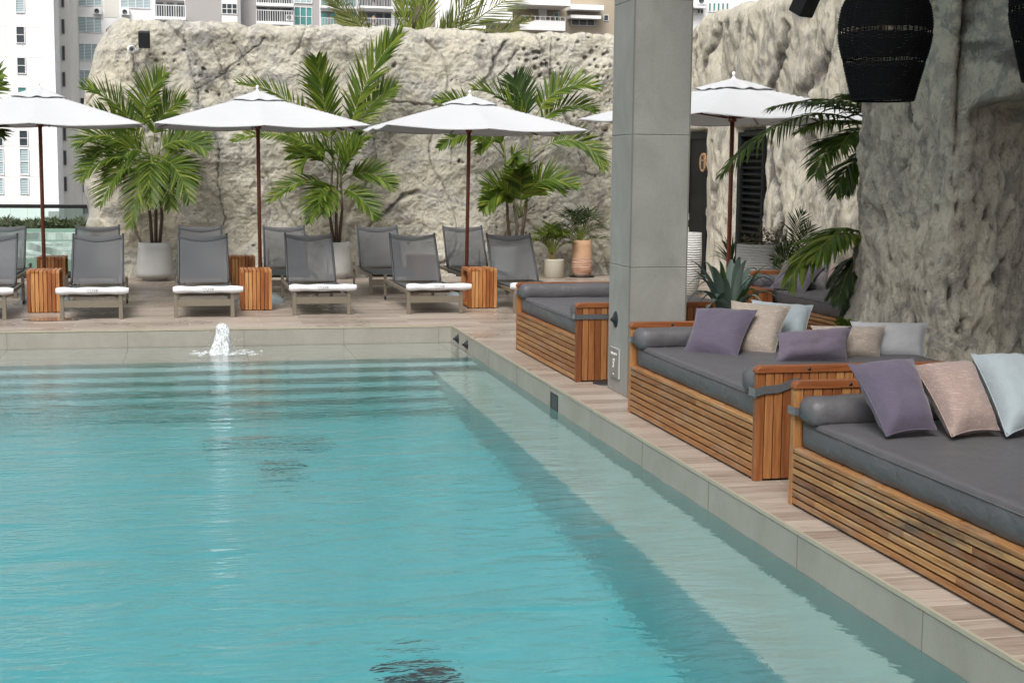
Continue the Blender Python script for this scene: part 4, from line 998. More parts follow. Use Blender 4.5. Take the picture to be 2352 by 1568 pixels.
# --- palm 1
def palms():
    Y = 22.2
    p = Pl('potted_palm', 'bushy multi-stem palm in the large grey planter, leftmost', 'palm', (-.50, Y, .54), 'potted palms along the rock wall')
    for a, b, c in [((350, 566), (345, 500), (333, 420)), ((358, 566), (358, 480), (352, 400)), ((366, 566), (372, 500), (366, 420))]:
        p.trunk([at(*a, Y), at(*b, Y), at(*c, Y)], [.028, .024, .015])
    for a, b in [((352, 410), (330, 300)), ((356, 420), (372, 300)), ((350, 420), (345, 320))]: p.trunk([at(*a, Y), at(*b, Y)], [.014, .009], M['greentrunk'])
    pal([((330, 330), (318, 230), (378, 172), -.1), ((340, 350), (290, 230), (192, 203), -.2), ((352, 340), (350, 260), (420, 232), -.1), ((350, 370), (400, 290), (472, 345), -.3), ((340, 380), (250, 270), (180, 335), -.3),
         ((345, 390), (260, 320), (188, 410), -.4), ((350, 400), (290, 330), (232, 470), -.5), ((350, 390), (330, 330), (300, 520), -.6), ((352, 390), (395, 330), (436, 462), -.5), ((355, 390), (380, 350), (392, 480), -.4),
         ((350, 380), (420, 310), (470, 325), .0), ((346, 360), (300, 290), (210, 262), .1), ((352, 370), (345, 320), (348, 470), -.6), ((340, 360), (250, 300), (200, 380), -.1), ((356, 380), (400, 360), (430, 420), -.1), ((345, 370), (300, 300), (250, 420), -.3)],
        p, Y, nl=40, ll=.46, lw=.030, droop=.12, spread=52)
    # --- palm 2
    Y = 22.3
    p = Pl('potted_palm', 'tallest potted palm with one frond reaching high between two umbrellas', 'palm', (2.26, Y, .54), 'potted palms along the rock wall')
    for a, b, c in [((768, 566), (758, 500), (762, 400)), ((778, 566), (786, 480), (782, 390)), ((773, 566), (772, 500), (775, 420))]: p.trunk([at(*a, Y), at(*b, Y), at(*c, Y)], [.028, .022, .014])
    for a, b in [((762, 420), (765, 330)), ((782, 400), (800, 310)), ((775, 430), (778, 340))]: p.trunk([at(*a, Y), at(*b, Y)], [.015, .009], M['greentrunk'])
    pal([((768, 380), (745, 240), (728, 138), -.1, dict(ll=.55, lw=.04, spread=42)), ((790, 360), (820, 180), (920, 78), -.1, dict(ll=.55, lw=.045, spread=40, nl=36)), ((765, 360), (680, 200), (545, 190), -.2, dict(ll=.35)),
         ((790, 350), (830, 240), (908, 200), .0), ((765, 380), (660, 270), (535, 325), -.4, dict(ll=.3)), ((768, 430), (700, 390), (620, 462), -.5, dict(ll=.35)), ((785, 420), (840, 370), (902, 432), -.3, dict(ll=.4)), ((780, 430), (790, 370), (830, 335), -.4, dict(ll=.42)),
         ((778, 440), (810, 420), (862, 500), -.5, dict(ll=.4)), ((770, 430), (730, 400), (712, 510), -.5, dict(ll=.4)), ((765, 400), (715, 320), (690, 390), -.2, dict(ll=.4)), ((775, 400), (760, 330), (730, 350), -.5, dict(ll=.42)), ((780, 400), (790, 330), (828, 320), .0), ((775, 430), (750, 420), (740, 490), -.5), ((772, 390), (710, 330), (680, 350), .05)],
        p, Y, nl=40, ll=.46, lw=.031, droop=.1, spread=48)
    # --- palm 3
    p = Pl('potted_palm', 'two-stemmed palm with broad arching fronds left of the column', 'palm', (4.90, Y, .47), 'potted palms along the rock wall')
    for a, b, c in [((1172, 560), (1166, 500), (1162, 400)), ((1196, 560), (1208, 480), (1214, 400)), ((1186, 560), (1188, 520), (1180, 470))]: p.trunk([at(*a, Y), at(*b, Y), at(*c, Y)], [.03, .024, .018])
    for a, b in [((1162, 410), (1158, 320)), ((1214, 410), (1218, 300))]: p.trunk([at(*a, Y), at(*b, Y)], [.018, .012], M['greentrunk'])
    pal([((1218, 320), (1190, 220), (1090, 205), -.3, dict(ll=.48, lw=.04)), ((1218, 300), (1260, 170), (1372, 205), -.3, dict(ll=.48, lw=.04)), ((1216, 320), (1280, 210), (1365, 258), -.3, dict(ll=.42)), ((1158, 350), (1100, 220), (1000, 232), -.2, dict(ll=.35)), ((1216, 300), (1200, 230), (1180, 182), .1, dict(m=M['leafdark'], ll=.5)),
         ((1158, 360), (1090, 270), (1008, 340), -.4, dict(ll=.32)), ((1216, 360), (1330, 270), (1388, 388), -.3, dict(ll=.4)), ((1158, 350), (1150, 290), (1100, 350), -.1, dict(ll=.3)), ((1192, 500), (1165, 400), (1108, 480), -.4, dict(ll=.42, lw=.05)), ((1198, 500), (1215, 370), (1325, 430), -.4, dict(ll=.42)),
         ((1195, 500), (1200, 400), (1192, 385), -.4, dict(ll=.45, lw=.05)), ((1190, 490), (1175, 420), (1115, 430), -.2), ((1200, 480), (1250, 400), (1290, 440), -.3), ((1160, 380), (1200, 320), (1175, 400), -.2, dict(ll=.3))],
        p, Y, nl=38, ll=.46, lw=.033, droop=.1, spread=50)
    # --- small ones
    p = Pl('areca_palm', 'low bushy areca in the small beige cylinder planter', 'palm', (5.72, 22.33, .27))
    for k in range(7): a = R(-12, 12); p.trunk([at(1268+a*.4, 608, 22.33), at(1268+a, 560, 22.33)], [.009, .006], M['orangestem'])
    for k in range(15):
        an = PI*(.08+.84*k/14)+R(-.1, .1); l = R(42, 56); p.fr(at(1268, 585, 22.33), at(1268+math.cos(an)*l*.55, 560-math.sin(an)*l*1.25, 22.2), at(1268+math.cos(an)*l, 560-math.sin(an)*l*.7+6, 22.3+R(-.3, .2)), nl=18, ll=.2, lw=.016, droop=.2, seg=3, start=.3, tone=.55)
    p = Pl('kentia_palm', 'dark feathery palm in the terracotta planter', 'palm', (6.20, 22.40, .57))
    for k in range(14):
        an = PI*(.04+.92*k/13)+R(-.1, .1); l = R(55, 75); p.fr(at(1332, 556, 22.4), at(1332+math.cos(an)*l*.5, 545-math.sin(an)*l*1.3, 22.3), at(1332+math.cos(an)*l*1.1, 548-math.sin(an)*l*.95+8, 22.35+R(-.4, .1)), nl=20, ll=.26, lw=.014, droop=.12, seg=3, m=M['leafdark'], start=.25)
    # --- palm behind the rock pillar
    p = Pl('tall_palm', 'palm with long fronds sweeping left from behind the rock pillar', 'palm', (6.25, 12.1, 0))
    Y = 12.0
    p.trunk([(6.25, 12.1, 0), (6.22, 12.1, .9), at(2035, 330, 12)], [.06, .05, .03])
    K = dict(m=M['leaf'], tone=.25, ll=.34, lw=.024, nl=40, droop=.25, vlift=.05, facing=None)
    pal([((2035, 320), (1850, 170), (1655, 402), -.5, dict(ll=.36, nl=40, droop=.3)), ((2035, 300), (1900, 205), (1768, 248), -.3), ((2035, 290), (1940, 210), (1862, 236), -.2), ((2030, 330), (1920, 260), (1872, 402), -.5, dict(m=M['leaf'], ll=.35)), ((2030, 340), (1960, 300), (1880, 330), -.2), ((2030, 340), (1960, 330), (1920, 440), -.2),
         ((2035, 310), (1930, 250), (1840, 300), -.4), ((2030, 310), (1965, 270), (1930, 340), -.5, dict(m=M['leaf'])), ((2030, 340), (1990, 330), (1945, 440), .0), ((2040, 300), (2000, 230), (1950, 220), 0.)], p, Y, **K)
    p = Pl('broad_palm', 'low palm whose broad fronds droop over the corner daybed cushions', 'palm', (6.0, 11.75, 0))
    Y = 11.75; p.trunk([(6.0, 11.75, 0), at(2000, 560, Y)], [.05, .03])
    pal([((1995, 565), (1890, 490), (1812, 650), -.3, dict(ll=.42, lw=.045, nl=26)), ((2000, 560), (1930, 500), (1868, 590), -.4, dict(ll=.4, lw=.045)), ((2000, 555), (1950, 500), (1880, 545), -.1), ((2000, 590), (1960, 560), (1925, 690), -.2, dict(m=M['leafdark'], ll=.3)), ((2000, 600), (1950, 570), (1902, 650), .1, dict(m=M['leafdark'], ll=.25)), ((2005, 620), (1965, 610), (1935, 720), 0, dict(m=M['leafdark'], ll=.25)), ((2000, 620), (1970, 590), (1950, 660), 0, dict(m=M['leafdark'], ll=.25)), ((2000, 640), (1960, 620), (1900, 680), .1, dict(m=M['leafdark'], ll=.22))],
        p, Y, m=M['leaf'], ll=.34, lw=.03, nl=30, droop=.3, vlift=0., spread=45, facing=None)
    p = Pl('fern', 'small bright fern at the foot of the rock pillar', 'fern', (5.35, 11.9, 0))
    for k in range(12):
        x = 1925+R(-8, 30); p.fr(at(1950+R(-10, 8), 775, 11.5), at((1950+x)/2, 745, 11.4), at(x+R(-6, 6), 728+R(0, 20), 11.4+R(-.1, .2)), nl=14, ll=.07, lw=.014, seg=2, rr=.002, start=.1)
    p = Pl('areca_palm', 'upright feathery areca beside the wide ribbed vase', 'palm', (7.1, 15.6, 0))
    pal([((1832, 640), (1815, 540), (1845, 488), -.1), ((1830, 640), (1838, 560), (1862, 520), 0.), ((1828, 640), (1800, 570), (1775, 600), -.1), ((1828, 640), (1800, 560), (1795, 545), -.1), ((1832, 650), (1850, 590), (1880, 570), .1), ((1828, 640), (1810, 600), (1770, 640), -.3), ((1830, 650), (1820, 600), (1812, 560), .1), ((1830, 650), (1812, 590), (1785, 575), .1)], p, 15.6, m=M['leafdark'], nl=22, ll=.24, lw=.014, seg=3, droop=.05, start=.3)
palms()
def blade(mb, base, ctrl, tip, w, rnd, fold=.35, seg=10):
    base, ctrl, tip = Vector(base), Vector(ctrl), Vector(tip); vs = []
    for i in range(seg+1):
        t = i/seg; p = base*(1-t)**2+ctrl*2*t*(1-t)+tip*t*t; tg = ((ctrl-base)*(1-t)+(tip-ctrl)*t).normalized()
        sd = tg.cross(Vector((0, 0, 1)));
        if sd.length < .1: sd = Vector((1, 0, 0))
        sd.normalize(); up = sd.cross(tg); ww = w*(.75+.5*math.sin(PI*min(1, t*1.3)))*(1-t**3.0)+.001
        vs += [p - sd*ww*.5 + up*ww*fold*.5, p - up*ww*.05, p + sd*ww*.5 + up*ww*fold*.5]
    fs = []
    for i in range(seg): fs += [(3*i, 3*i+1, 3*i+4, 3*i+3), (3*i+1, 3*i+2, 3*i+5, 3*i+4)]
    mb.add(vs, fs, None, rnd, True)
def agave():
    random.seed(5)
    p = Pl('agave', 'large blue-green agave with curling leaves behind the middle daybed', 'agave', (4.42, 11.3, .36)); o = Vector((4.42, 11.3, .40))
    tips = [(1580, 598, 0), (1592, 640, 1), (1575, 700, 1), (1632, 612, 0), (1652, 600, 0), (1680, 596, 0), (1700, 590, 0), (1740, 625, 1), (1790, 690, 1), (1775, 640, 1), (1760, 660, 1), (1600, 665, 1), (1610, 745, 1), (1640, 620, 0), (1720, 600, 1), (1760, 720, 1), (1585, 620, 0), (1665, 640, 0), (1730, 655, 1), (1578, 660, 1), (1615, 600, 0), (1700, 640, 0), (1745, 690, 1), (1785, 665, 1), (1765, 610, 0), (1640, 700, 1), (1690, 690, 1), (1600, 715, 1), (1725, 615, 0)]
    k = 0
    for x, y, cu in tips:
        Y = 11.3 + R(-.35, .3); tip = at(x, y, Y); top = o*.35 + tip*.65; top.z = max(tip.z, o.z) + (.18 if cu else .02) 
        if cu: top = o*.45 + tip*.55; top.z = 1.04 + R(-.1, .03) - .1*(y > 680)
        m = MB(); m2 = o + Vector((R(-.05, .05), R(-.05, .05), 0)); blade(m, m2, top, tip, R(.05, .08), R(.1, 1)); m.build('leaf', M['agave'] if k % 9 != 4 else M['leafbright'], None)
        ob = COL.objects[-1] if False else bpy.data.objects[sorted([q.name for q in bpy.data.objects if q.name.startswith('leaf')])[-1]]
        ob.data.transform(Matrix.Translation(-Vector(p.o))); ob.parent = p.root; k += 1
    # spiky dry plants in and beside the wide vase
    p = Pl('spiky_plant', 'thin-leaved spiky plant left of the wide ribbed vase, behind the umbrella pole', 'plant', (6.6, 17.6, 0)); m = MB()
    c = at(1680, 610, 17.6)
    for k in range(46):
        an = R(.1, PI-.1); l = R(45, 85); t = at(1680+math.cos(an)*l*.9, 600-math.sin(an)*l*.75, 17.6+R(-.4, .4)); mid = (c+t)/2 + Vector((0, 0, .14)); blade(m, c, mid, t, .018, R(0, 1), .2, 5)
    m.v = [tuple(Vector(v)-p.o) for v in m.v]; m.build('leaf_rosette', M['leafdark'], p.root)
    p = Pl('dry_shrub', 'sparse brownish shrub growing in the wide ribbed vase', 'plant', (6.72, 16.2, .8)); m = MB(); m2 = MB()
    for k in range(26):
        b = p.o + Vector((R(-.2, .2), R(-.15, .15), 0)); d = Vector((R(-.5, .5), R(-.3, .3), R(.5, 1.))).normalized(); l = R(.1, .34); m2.tube([b-p.o, b-p.o+d*l*.5+Vector((R(-.02, .02), 0, 0)), b-p.o+d*l], .0025, 4)
        for q in range(16): s_ = R(.2, 1); ribbon(m, b-p.o+d*l*s_, Vector((R(-1, 1), R(-1, 1), R(-.3, .8))), Vector((R(-1, 1), R(-1, 1), R(-1, 1))), R(.02, .05), .014, .1, R(0, 1), 2)
    m.build('foliage', M['dryleaf'], p.root); m2.build('twigs', M['trunk'], p.root)
agave()
# --- coconut palm behind the wall
def coconut():
    random.seed(21); Y = 27.
    p = Pl('coconut_palm', 'yellow-green coconut palm crown rising behind the rock wall', 'palm', tuple(at(955, 130, Y)[:2]) + (-9.,)); c = at(955, 120, Y)
    p.trunk([(c.x, c.y, -9), (c.x+.1, c.y, -3), tuple(c)], [.2, .16, .13])
    K = dict(m=M['leafyellow'], nl=40, ll=.80, lw=.030, droop=.03, spread=42, rr=.022, vlift=.1, seg=3, start=.12, facing=Vector((0, -1, .25)))
    pal([((920, 150), (850, 80), (735, -25), -.6, dict(tone=.8, ll=.6, spread=34)), ((915, 160), (855, 95), (775, 40), .5, dict(tone=.9, ll=.5, spread=34)), ((945, 130), (920, 0), (905, -90), 0, dict(m=M['leaf'], tone=.9, ll=.6, spread=30)), ((965, 120), (985, -10), (1000, -110), .0, dict(m=M['leaf'], tone=.9, ll=.65, spread=32)),
         ((970, 140), (1035, 90), (1110, -70), -.3, dict(tone=.6, ll=.65)), ((980, 140), (1060, 60), (1210, -30), -.8, dict(tone=.6)), ((985, 160), (1070, 110), (1215, 45), -.2, dict(tone=.9, ll=.5)), ((960, 125), (970, 20), (940, -60), .5, dict(m=M['leaf'], tone=.9, ll=.6, spread=30))], p, Y, **K)
    # dried flower stalk
    m = MB()
    for k in range(14): a = p.L(at(948, 78, 26.6)); m.tube([a, p.L(at(952+R(-6, 8), 45, 26.6)), p.L(at(965+R(-8, 14), 14+R(-4, 10), 26.6))], .01, 4)
    m.build('dry_flower_stalk', M['dryleaf'], p.root)
    p = Pl('leafy_palm', 'palm with only frond tips poking in at the left edge', 'palm', tuple(at(-90, 560, 19.5)[:2]) + (0,))
    p.trunk([p.o, at(-90, 250, 19.5)], [.05, .03])
    pal([((-90, 250), (-60, 180), (2, 170), 0), ((-90, 260), (-50, 230), (4, 190), 0.), ((-90, 290), (-50, 270), (6, 312), 0)], p, 19.5, nl=26, ll=.35, lw=.03)
coconut()
# ================================================================ WICKER LAMPS
def make_lamp():
    root = empty('pendant_lamp', (0, 0, 0))
    prof = [(.180, 0.), (.195, .06), (.218, .15), (.242, .24), (.262, .32), (.272, .39), (.270, .46), (.256, .54), (.225, .61), (.165, .68), (.08, .74)]
    def rad(z):
        for (r0, z0), (r1, z1) in zip(prof[:-1], prof[1:]):
            if z0 <= z <= z1: return r0+(r1-r0)*(z-z0)/(z1-z0)
        return prof[-1][0]
    m = MB(); nst = 44
    for k in range(nst):
        an = 2*PI*k/nst; m.tube([(rad(z)*math.cos(an), rad(z)*math.sin(an), z) for z in [q*.74/18 for q in range(19)]], .0032, 4)
    z = .004; row = 0
    while z < .735:
        gap = (.212 < z < .243) or (.382 < z < .418)
        if not gap:
            seg = nst*2; pts = []
            for k in range(seg+1):
                an = PI*2*k/seg; ww = .0045*(1 if (k//2+row) % 2 else -1)*(0 if k % 2 else 1); pts.append(((rad(z)+ww)*math.cos(an), (rad(z)+ww)*math.sin(an), z))
            m.tube(pts, .0042, 4, caps=False); z += .0082
        else: z += .0082
        row += 1
    for zz, rr in ((.0, .006), (.243, .004), (.212, .004), (.382, .004), (.418, .004)):
        m.tube([(rad(zz)*math.cos(a), rad(zz)*math.sin(a), zz) for a in [q*PI/24 for q in range(49)]], rr, 5, caps=False)
    m.build('wicker_shade', M['wicker'], root)
    c = MB(); c.tube([(0, 0, .52), (0, 0, 2.2)], .006, 6); c.tube([(0, 0, .5), (0, 0, .6)], .022, 10); c.build('cord', M['black'], root)
    b = MB(); b.lathe([(.001, .39), (.03, .395), (.048, .42), (.045, .46), (.02, .49), (.015, .5)], 18); bo = b.build('bulb', M['bulb'], root)
    f = MB(); 
    for k in range(4): f.tube([(.01*math.cos(k*1.57), .01*math.sin(k*1.57), .48), (.013*math.cos(k*1.57+.4), .013*math.sin(k*1.57+.4), .42)], .0016, 4)
    f.build('filament', M['filament'], bo)
    return root
lp = make_lamp(); lp.location = (4.06, 8.0, 2.125); lp.scale = (1.0,)*3
tag(lp, 'black woven wicker pendant lamp hanging in front of the rock pillar, fully in view', 'pendant lamp', 'black wicker pendant lamps')
l2 = copy_tree(lp); l2.location = tuple(at(2425, 185, 7.4)[:2]) + (at(2425, 187, 7.4).z,); tag(l2, 'black woven wicker pendant lamp cut off by the right edge of the frame', 'pendant lamp', 'black wicker pendant lamps')
# ================================================================ SPEAKERS, CAMERA, FITTINGS
def speaker(loc, rz, rx, label, s=1.):
    root = empty('speaker', loc, rz, label, 'speaker'); root.rotation_euler.x = rx; root.scale = (s,)*3
    b = MB(); b.box((-.085, 0, -.12), (.085, .15, .12)); b.build('cabinet', M['black'], root, bevel=.012)
    g = MB(); g.box((-.078, -.006, -.112), (.078, -.001, .112)); g.build('grille', M['blackgloss'], root, bevel=.002)
    k = MB(); k.tube([(0, .15, 0), (0, .24, .02)], .018, 8); k.box((-.03, .24, -.03), (.03, .25, .05)); k.build('bracket', M['black'], root)
q = at(331, 93, 22.5); speaker((q.x, 22.50, q.z), .0, math.radians(14), 'small black speaker mounted high on the carved rock wall')
q = at(1864, 12, 11.2); speaker((q.x, 11.2, q.z), .5, math.radians(28), 'black speaker tilted down beside the hanging wicker lamp', .95)
root = empty('security_camera', tuple(at(302, 114, 22.62)), 0, 'white dome security camera left of the wall speaker', 'camera')
m = MB(); m.lathe([(.0, -.07), (.03, -.065), (.055, -.04), (.065, 0), (.06, .02), (.05, .025)], 20); o = m.build('dome', M['white'], root); o.rotation_euler = (-PI/2*-1, 0, .3)
m = MB(); m.tube([(.005, -.075, 0), (.005, -.05, 0)], .024, 14); m.build('lens', M['blackgloss'], root)
m = MB(); m.tube([(.05, 0, 0), (.09, -.01, .0), (.11, .02, .03), (.1, .05, .05)], .007, 6); m.build('cable', M['white'], root)
# nozzles on the pool wall, skimmer, deck drain cover, channel drain
def nozzle(y, label):
    r = empty('pool_nozzle', (2.8, y, -.10), 0, label, 'nozzle', 'black nozzles on the pool wall'); m = MB(); m.lathe([(.0, .055), (.012, .055), (.014, .035), (.03, .03), (.034, .012), (.05, .008), (.05, 0)], 18); o = m.build('fitting', M['black'], r); o.rotation_euler = (0, -PI/2, 0)
nozzle(15.02, 'black nozzle on the pool wall nearer the corner'); nozzle(14.5, 'black nozzle on the pool wall farther from the corner')
r = empty('pool_skimmer', (2.8, 10.86, -.12), 0, 'small square black skimmer opening in the pool wall by the column', 'skimmer')
m = MB(); m.box((-.003, -.10, -.055), (-.001, .10, .055)); m.build('opening', M['blackgloss'], r); m = MB(); m.box((-.006, -.112, .055), (0, .112, .065)); m.box((-.006, -.112, -.067), (0, .112, -.055)); m.box((-.006, -.112, -.055), (0, -.10, .055)); m.box((-.006, .1, -.055), (0, .112, .055)); m.build('frame', M['black'], r)
r = empty('drain_cover', (3.30, 10.98, 0), 0, 'round black drain cover on the deck at the foot of the column', 'drain cover')
m = MB(); m.lathe([(.0, .016), (.10, .018), (.14, .015), (.15, .0)], 32); lid = m.build('lid', M['black'], r); m = MB()
for k in range(6): m.lathe([(.004, .019), (.011, .0215), (.015, .018)], 10, (.09*math.cos(k), .09*math.sin(k), 0))
m.build('bolt', M['blackgloss'], lid)
r = empty('floor_drain', tuple(atz(405, 691)), 0, 'short slotted drain strip on the deck beside the third lounger', 'drain'); m = MB(); m.box((-.11, -.02, 0), (.11, .02, .004)); m.build('strip', M['steel'], r); m = MB()
for k in range(12): m.box((-.1+k*.017, -.014, .0042), (-.092+k*.017, .014, .0052))
m.build('slots', M['black'], r)
pd = MB(); c = atz(128, 734); vs = []; n = 30
for k in range(n): a = 2*PI*k/n; rr = 1+.35*N.noise(Vector((math.cos(a)*1.3, math.sin(a)*1.3, 2))); vs.append((c.x+.34*rr*math.cos(a), c.y+.17*rr*math.sin(a), .0045))
pd.add(vs, [tuple(range(n))], None, .5); m_, nt_ = newmat('puddle'); t_ = NT(nt_); t_.out(t_.pbr((.22, .17, .13), .03, None)); o = pd.build('puddle', m_); tag(o, 'thin puddle on the deck in front of a slatted table', kind='stuff')
# pool floor fittings; last disc is a dark shape imitating a water reflection
for (x, y, rx, ry, l) in [(.60, 11.5, .50, .07, 'long dark grate on the pool floor beyond the round one'), (.64, 10.65, .17, .12, 'round dark drain in the middle of the pool floor'), (1.02, 6.55, .20, .22, 'large dark disc standing in for a reflection, at the bottom edge of the frame')]:
    r = empty('pool_drain', (x, y, -1.76), 0, l, 'drain', 'dark drains on the pool floor'); m = MB(); n = 24; sq = 2.2 if rx < .3 else 6
    def se(a, r_): return (r_*rx*math.copysign(abs(math.cos(a))**(2/sq), math.cos(a)), r_*ry*math.copysign(abs(math.sin(a))**(2/sq), math.sin(a)))
    vs = [se(2*PI*k/n, 1)+(.02,) for k in range(n)]+[se(2*PI*k/n, 1)+(-.04,) for k in range(n)]
    m.add(vs, [tuple(range(n))]+[(k, k+n, (k+1) % n+n, (k+1) % n) for k in range(n)], None, .5); gr = m.build('grate', M['blackgloss'], r); m = MB()
    for k in range(5): m.box((-rx*.6, -ry*.6+k*ry*.3, .021), (rx*.6, -ry*.6+k*ry*.3+.012, .026))
    m.build('bars', M['black'], gr)
# ================================================================ FOUNTAIN
def fountain():
    random.seed(9)
    r = empty('fountain_jet', (.33, 14.78, WZ), 0, 'white foaming water jet bubbling up from the shallow ledge', 'fountain')
    m = MB(); H = .31
    def fn(u, v):
        a = u*2*PI; z = v*H; rr = (.075+.05*(1-v)**2.2)*min(1, (1.0001-v)/.16)**.5
        rr *= .92 + .25*N.noise(Vector((math.cos(a)*1.6, math.sin(a)*1.6, z*7)))+.12*N.noise(Vector((math.cos(a)*4, math.sin(a)*4, z*14)))+.05*N.noise(Vector((math.cos(a)*11, math.sin(a)*11, z*50)))
        return (rr*math.cos(a)+.02*math.sin(z*9)-.02, rr*math.sin(a), z)
    m.grid(fn, 60, 60); m.build('plume', M['foam'], r)
    d = MB()
    for k in range(170):
        a = R(0, 2*PI); q = R(0, 1); rr = .06+.10*R(0, 1)**2+.1*q*q; z = R(0.0, .35)*(1-q); s = R(.0015, .0045)
        c = Vector((rr*math.cos(a), rr*math.sin(a), z+.005)); d.add([c+Vector(v)*s for v in ((1, 0, 0), (-1, 0, 0), (0, 1, 0), (0, -1, 0), (0, 0, 1.5), (0, 0, -1))], [(0, 2, 4), (2, 1, 4), (1, 3, 4), (3, 0, 4), (2, 0, 5), (1, 2, 5), (3, 1, 5), (0, 3, 5)], None, .5, True)
    d.build('droplets', M['foam'], r)
    f = MB()
    for k in range(70):
        a = R(0, 2*PI); rr = R(.05, .26)*(1 if k < 50 else 1.4); cx, cy = rr*math.cos(a)*1.2, rr*math.sin(a)*.8; s = R(.012, .035)*(1.3-rr*1.5); n = 12
        vs = [(cx+s*1.5*math.cos(q*2*PI/n)*(1+.4*N.noise(Vector((k, q, 0)))), cy+s*math.sin(q*2*PI/n)*(1+.4*N.noise(Vector((k, q, 5)))), .003) for q in range(n)]+[(cx, cy, .012)]
        f.add(vs, [(q, (q+1) % n, n) for q in range(n)], None, .5, True)
    f.build('surface_foam', M['foam'], r)
fountain()
# ================================================================ GLASS RAILING
r = empty('glass_railing', (-5.6, 22.9, 0), 0, 'frameless glass railing with black top rail at the left end of the terrace', 'railing')
m = MB(); m.tube([(-5, 0, 1.08), (4.2, 0, 1.08)], .001, 4); 
m = MB(); m.box((-5, -.03, 1.06), (4.1, .03, 1.12)); m.build('top_rail', M['blackgloss'], r, bevel=.008)
for k in range(6): m = MB(); m.box((-4.9+k*1.5, -.006, .06), (-4.9+k*1.5+1.485, .006, 1.058)); m.build('glass_panel', M['railglass'], r)
m = MB(); m.box((-5, -.04, 0), (4.1, .04, .1)); m.build('base_channel', M['black'], r)
# ================================================================ BUILDINGS
def bldg(name, label, x0, x1, y0p, y1p, Y, depth, wallm, parts):
    """facade seen between pixel columns; returns root + fn mapping pixels on the facade plane"""
    a = at(x0, 200, Y); b = at(x1, 200, Y); zt = at((x0+x1)/2, y0p, Y).z; zb = -9.
    root = empty(name, ((a.x+b.x)/2, Y, -9.), 0, label, 'building'); o = Vector(root.location)
    m = MB(); m.box(Vector((a.x, Y, zb))-o, Vector((b.x, Y+depth, zt))-o); m.build('wall', wallm, root)
    def rect(x0, y0, x1, y1, nm, m_, d0=-.02, d1=.0, par=None, bars=None):
        p = at(x0, y1, Y)-o; q = at(x1, y0, Y)-o; mb = MB(); mb.box((p.x, d0, p.z), (q.x, d1, q.z)); return mb.build(nm, m_, par or root)
    def window(x0, y0, x1, y1, pm, nv=1, nh=0, fm=None):
        p = at(x0, y1, Y)-o; q = at(x1, y0, Y)-o; w = q.x-p.x; h = q.z-p.z; t = .07
        mb = MB(); 
        mb.box((p.x, -.10, p.z), (q.x, -.0, p.z+t)); mb.box((p.x, -.10, q.z-t), (q.x, -.0, q.z)); mb.box((p.x, -.10, p.z+t), (p.x+t, 0, q.z-t)); mb.box((q.x-t, -.10, p.z+t), (q.x, 0, q.z-t))
        for k in range(1, nv): xx = p.x+w*k/nv; mb.box((xx-t/2, -.09, p.z+t), (xx+t/2, -.025, q.z-t))
        for k in range(1, nh+1): zz = p.z+h*k/(nh+1); mb.box((p.x+t, -.085, zz-t/2.5), (q.x-t, -.03, zz+t/2.5))
        f = mb.build('window', fm or M['white'], root); g = MB(); g.box((p.x+t*.5, -.024, p.z+t*.5), (q.x-t*.5, -.004, q.z-t*.5)); g.build('pane', pm, f); return f
    def ac(x, y):
        p = at(x, y, Y)-o; mb = MB(); mb.box((p.x-.4, -.45, p.z-.3), (p.x+.4, 0, p.z+.3)); f = mb.build('air_conditioner', M['white'], root, bevel=.02); g = MB(); g.lathe([(.0, 0), (.22, 0), (.23, .03), (.2, .03)], 16); gg = g.build('fan_grille', M['panebl'], f); gg.location = (p.x-.05, -.46, p.z); gg.rotation_euler.x = PI/2; 
    def balcony(x0, y0, x1, y1, out=1.4, rail=1.05, depth_in=1.5, pm=None, panes=3):
        """opening y0..y1; slab at y1"""
        p = at(x0, y1, Y)-o; q = at(x1, y0, Y)-o
        s = MB(); s.box((p.x, -out, p.z-.3), (q.x, -.0, p.z)); sl = s.build('balcony', M['wallwhite'], root)
        g = MB(); g.box((p.x+.1, -.03, p.z+.02), (q.x-.1, -.005, q.z)); g.build('recess', M['balcback'], sl)  # flat sheet, the shade of a deep balcony is in its dark colour
        w = MB(); wd = (q.x-p.x)/panes
        for k in range(panes): w.box((p.x+k*wd+.2, -.07, p.z+.1), (p.x+(k+1)*wd-.15, -.035, q.z-.25))
        w.build('patio_door', pm or M['panebl'], sl)
        b = MB(); b.box((p.x, -out-.0, p.z+rail), (q.x, -out+.06, p.z+rail+.07)); n = int((q.x-p.x)/.22)
        for k in range(n+1): xx = p.x+(q.x-p.x)*k/max(1, n); b.box((xx-.025, -out+.01, p.z+.0), (xx+.025, -out+.05, p.z+rail))
        b.build('railing', M['white'], sl)
    return root, o, rect, window, ac, balcony
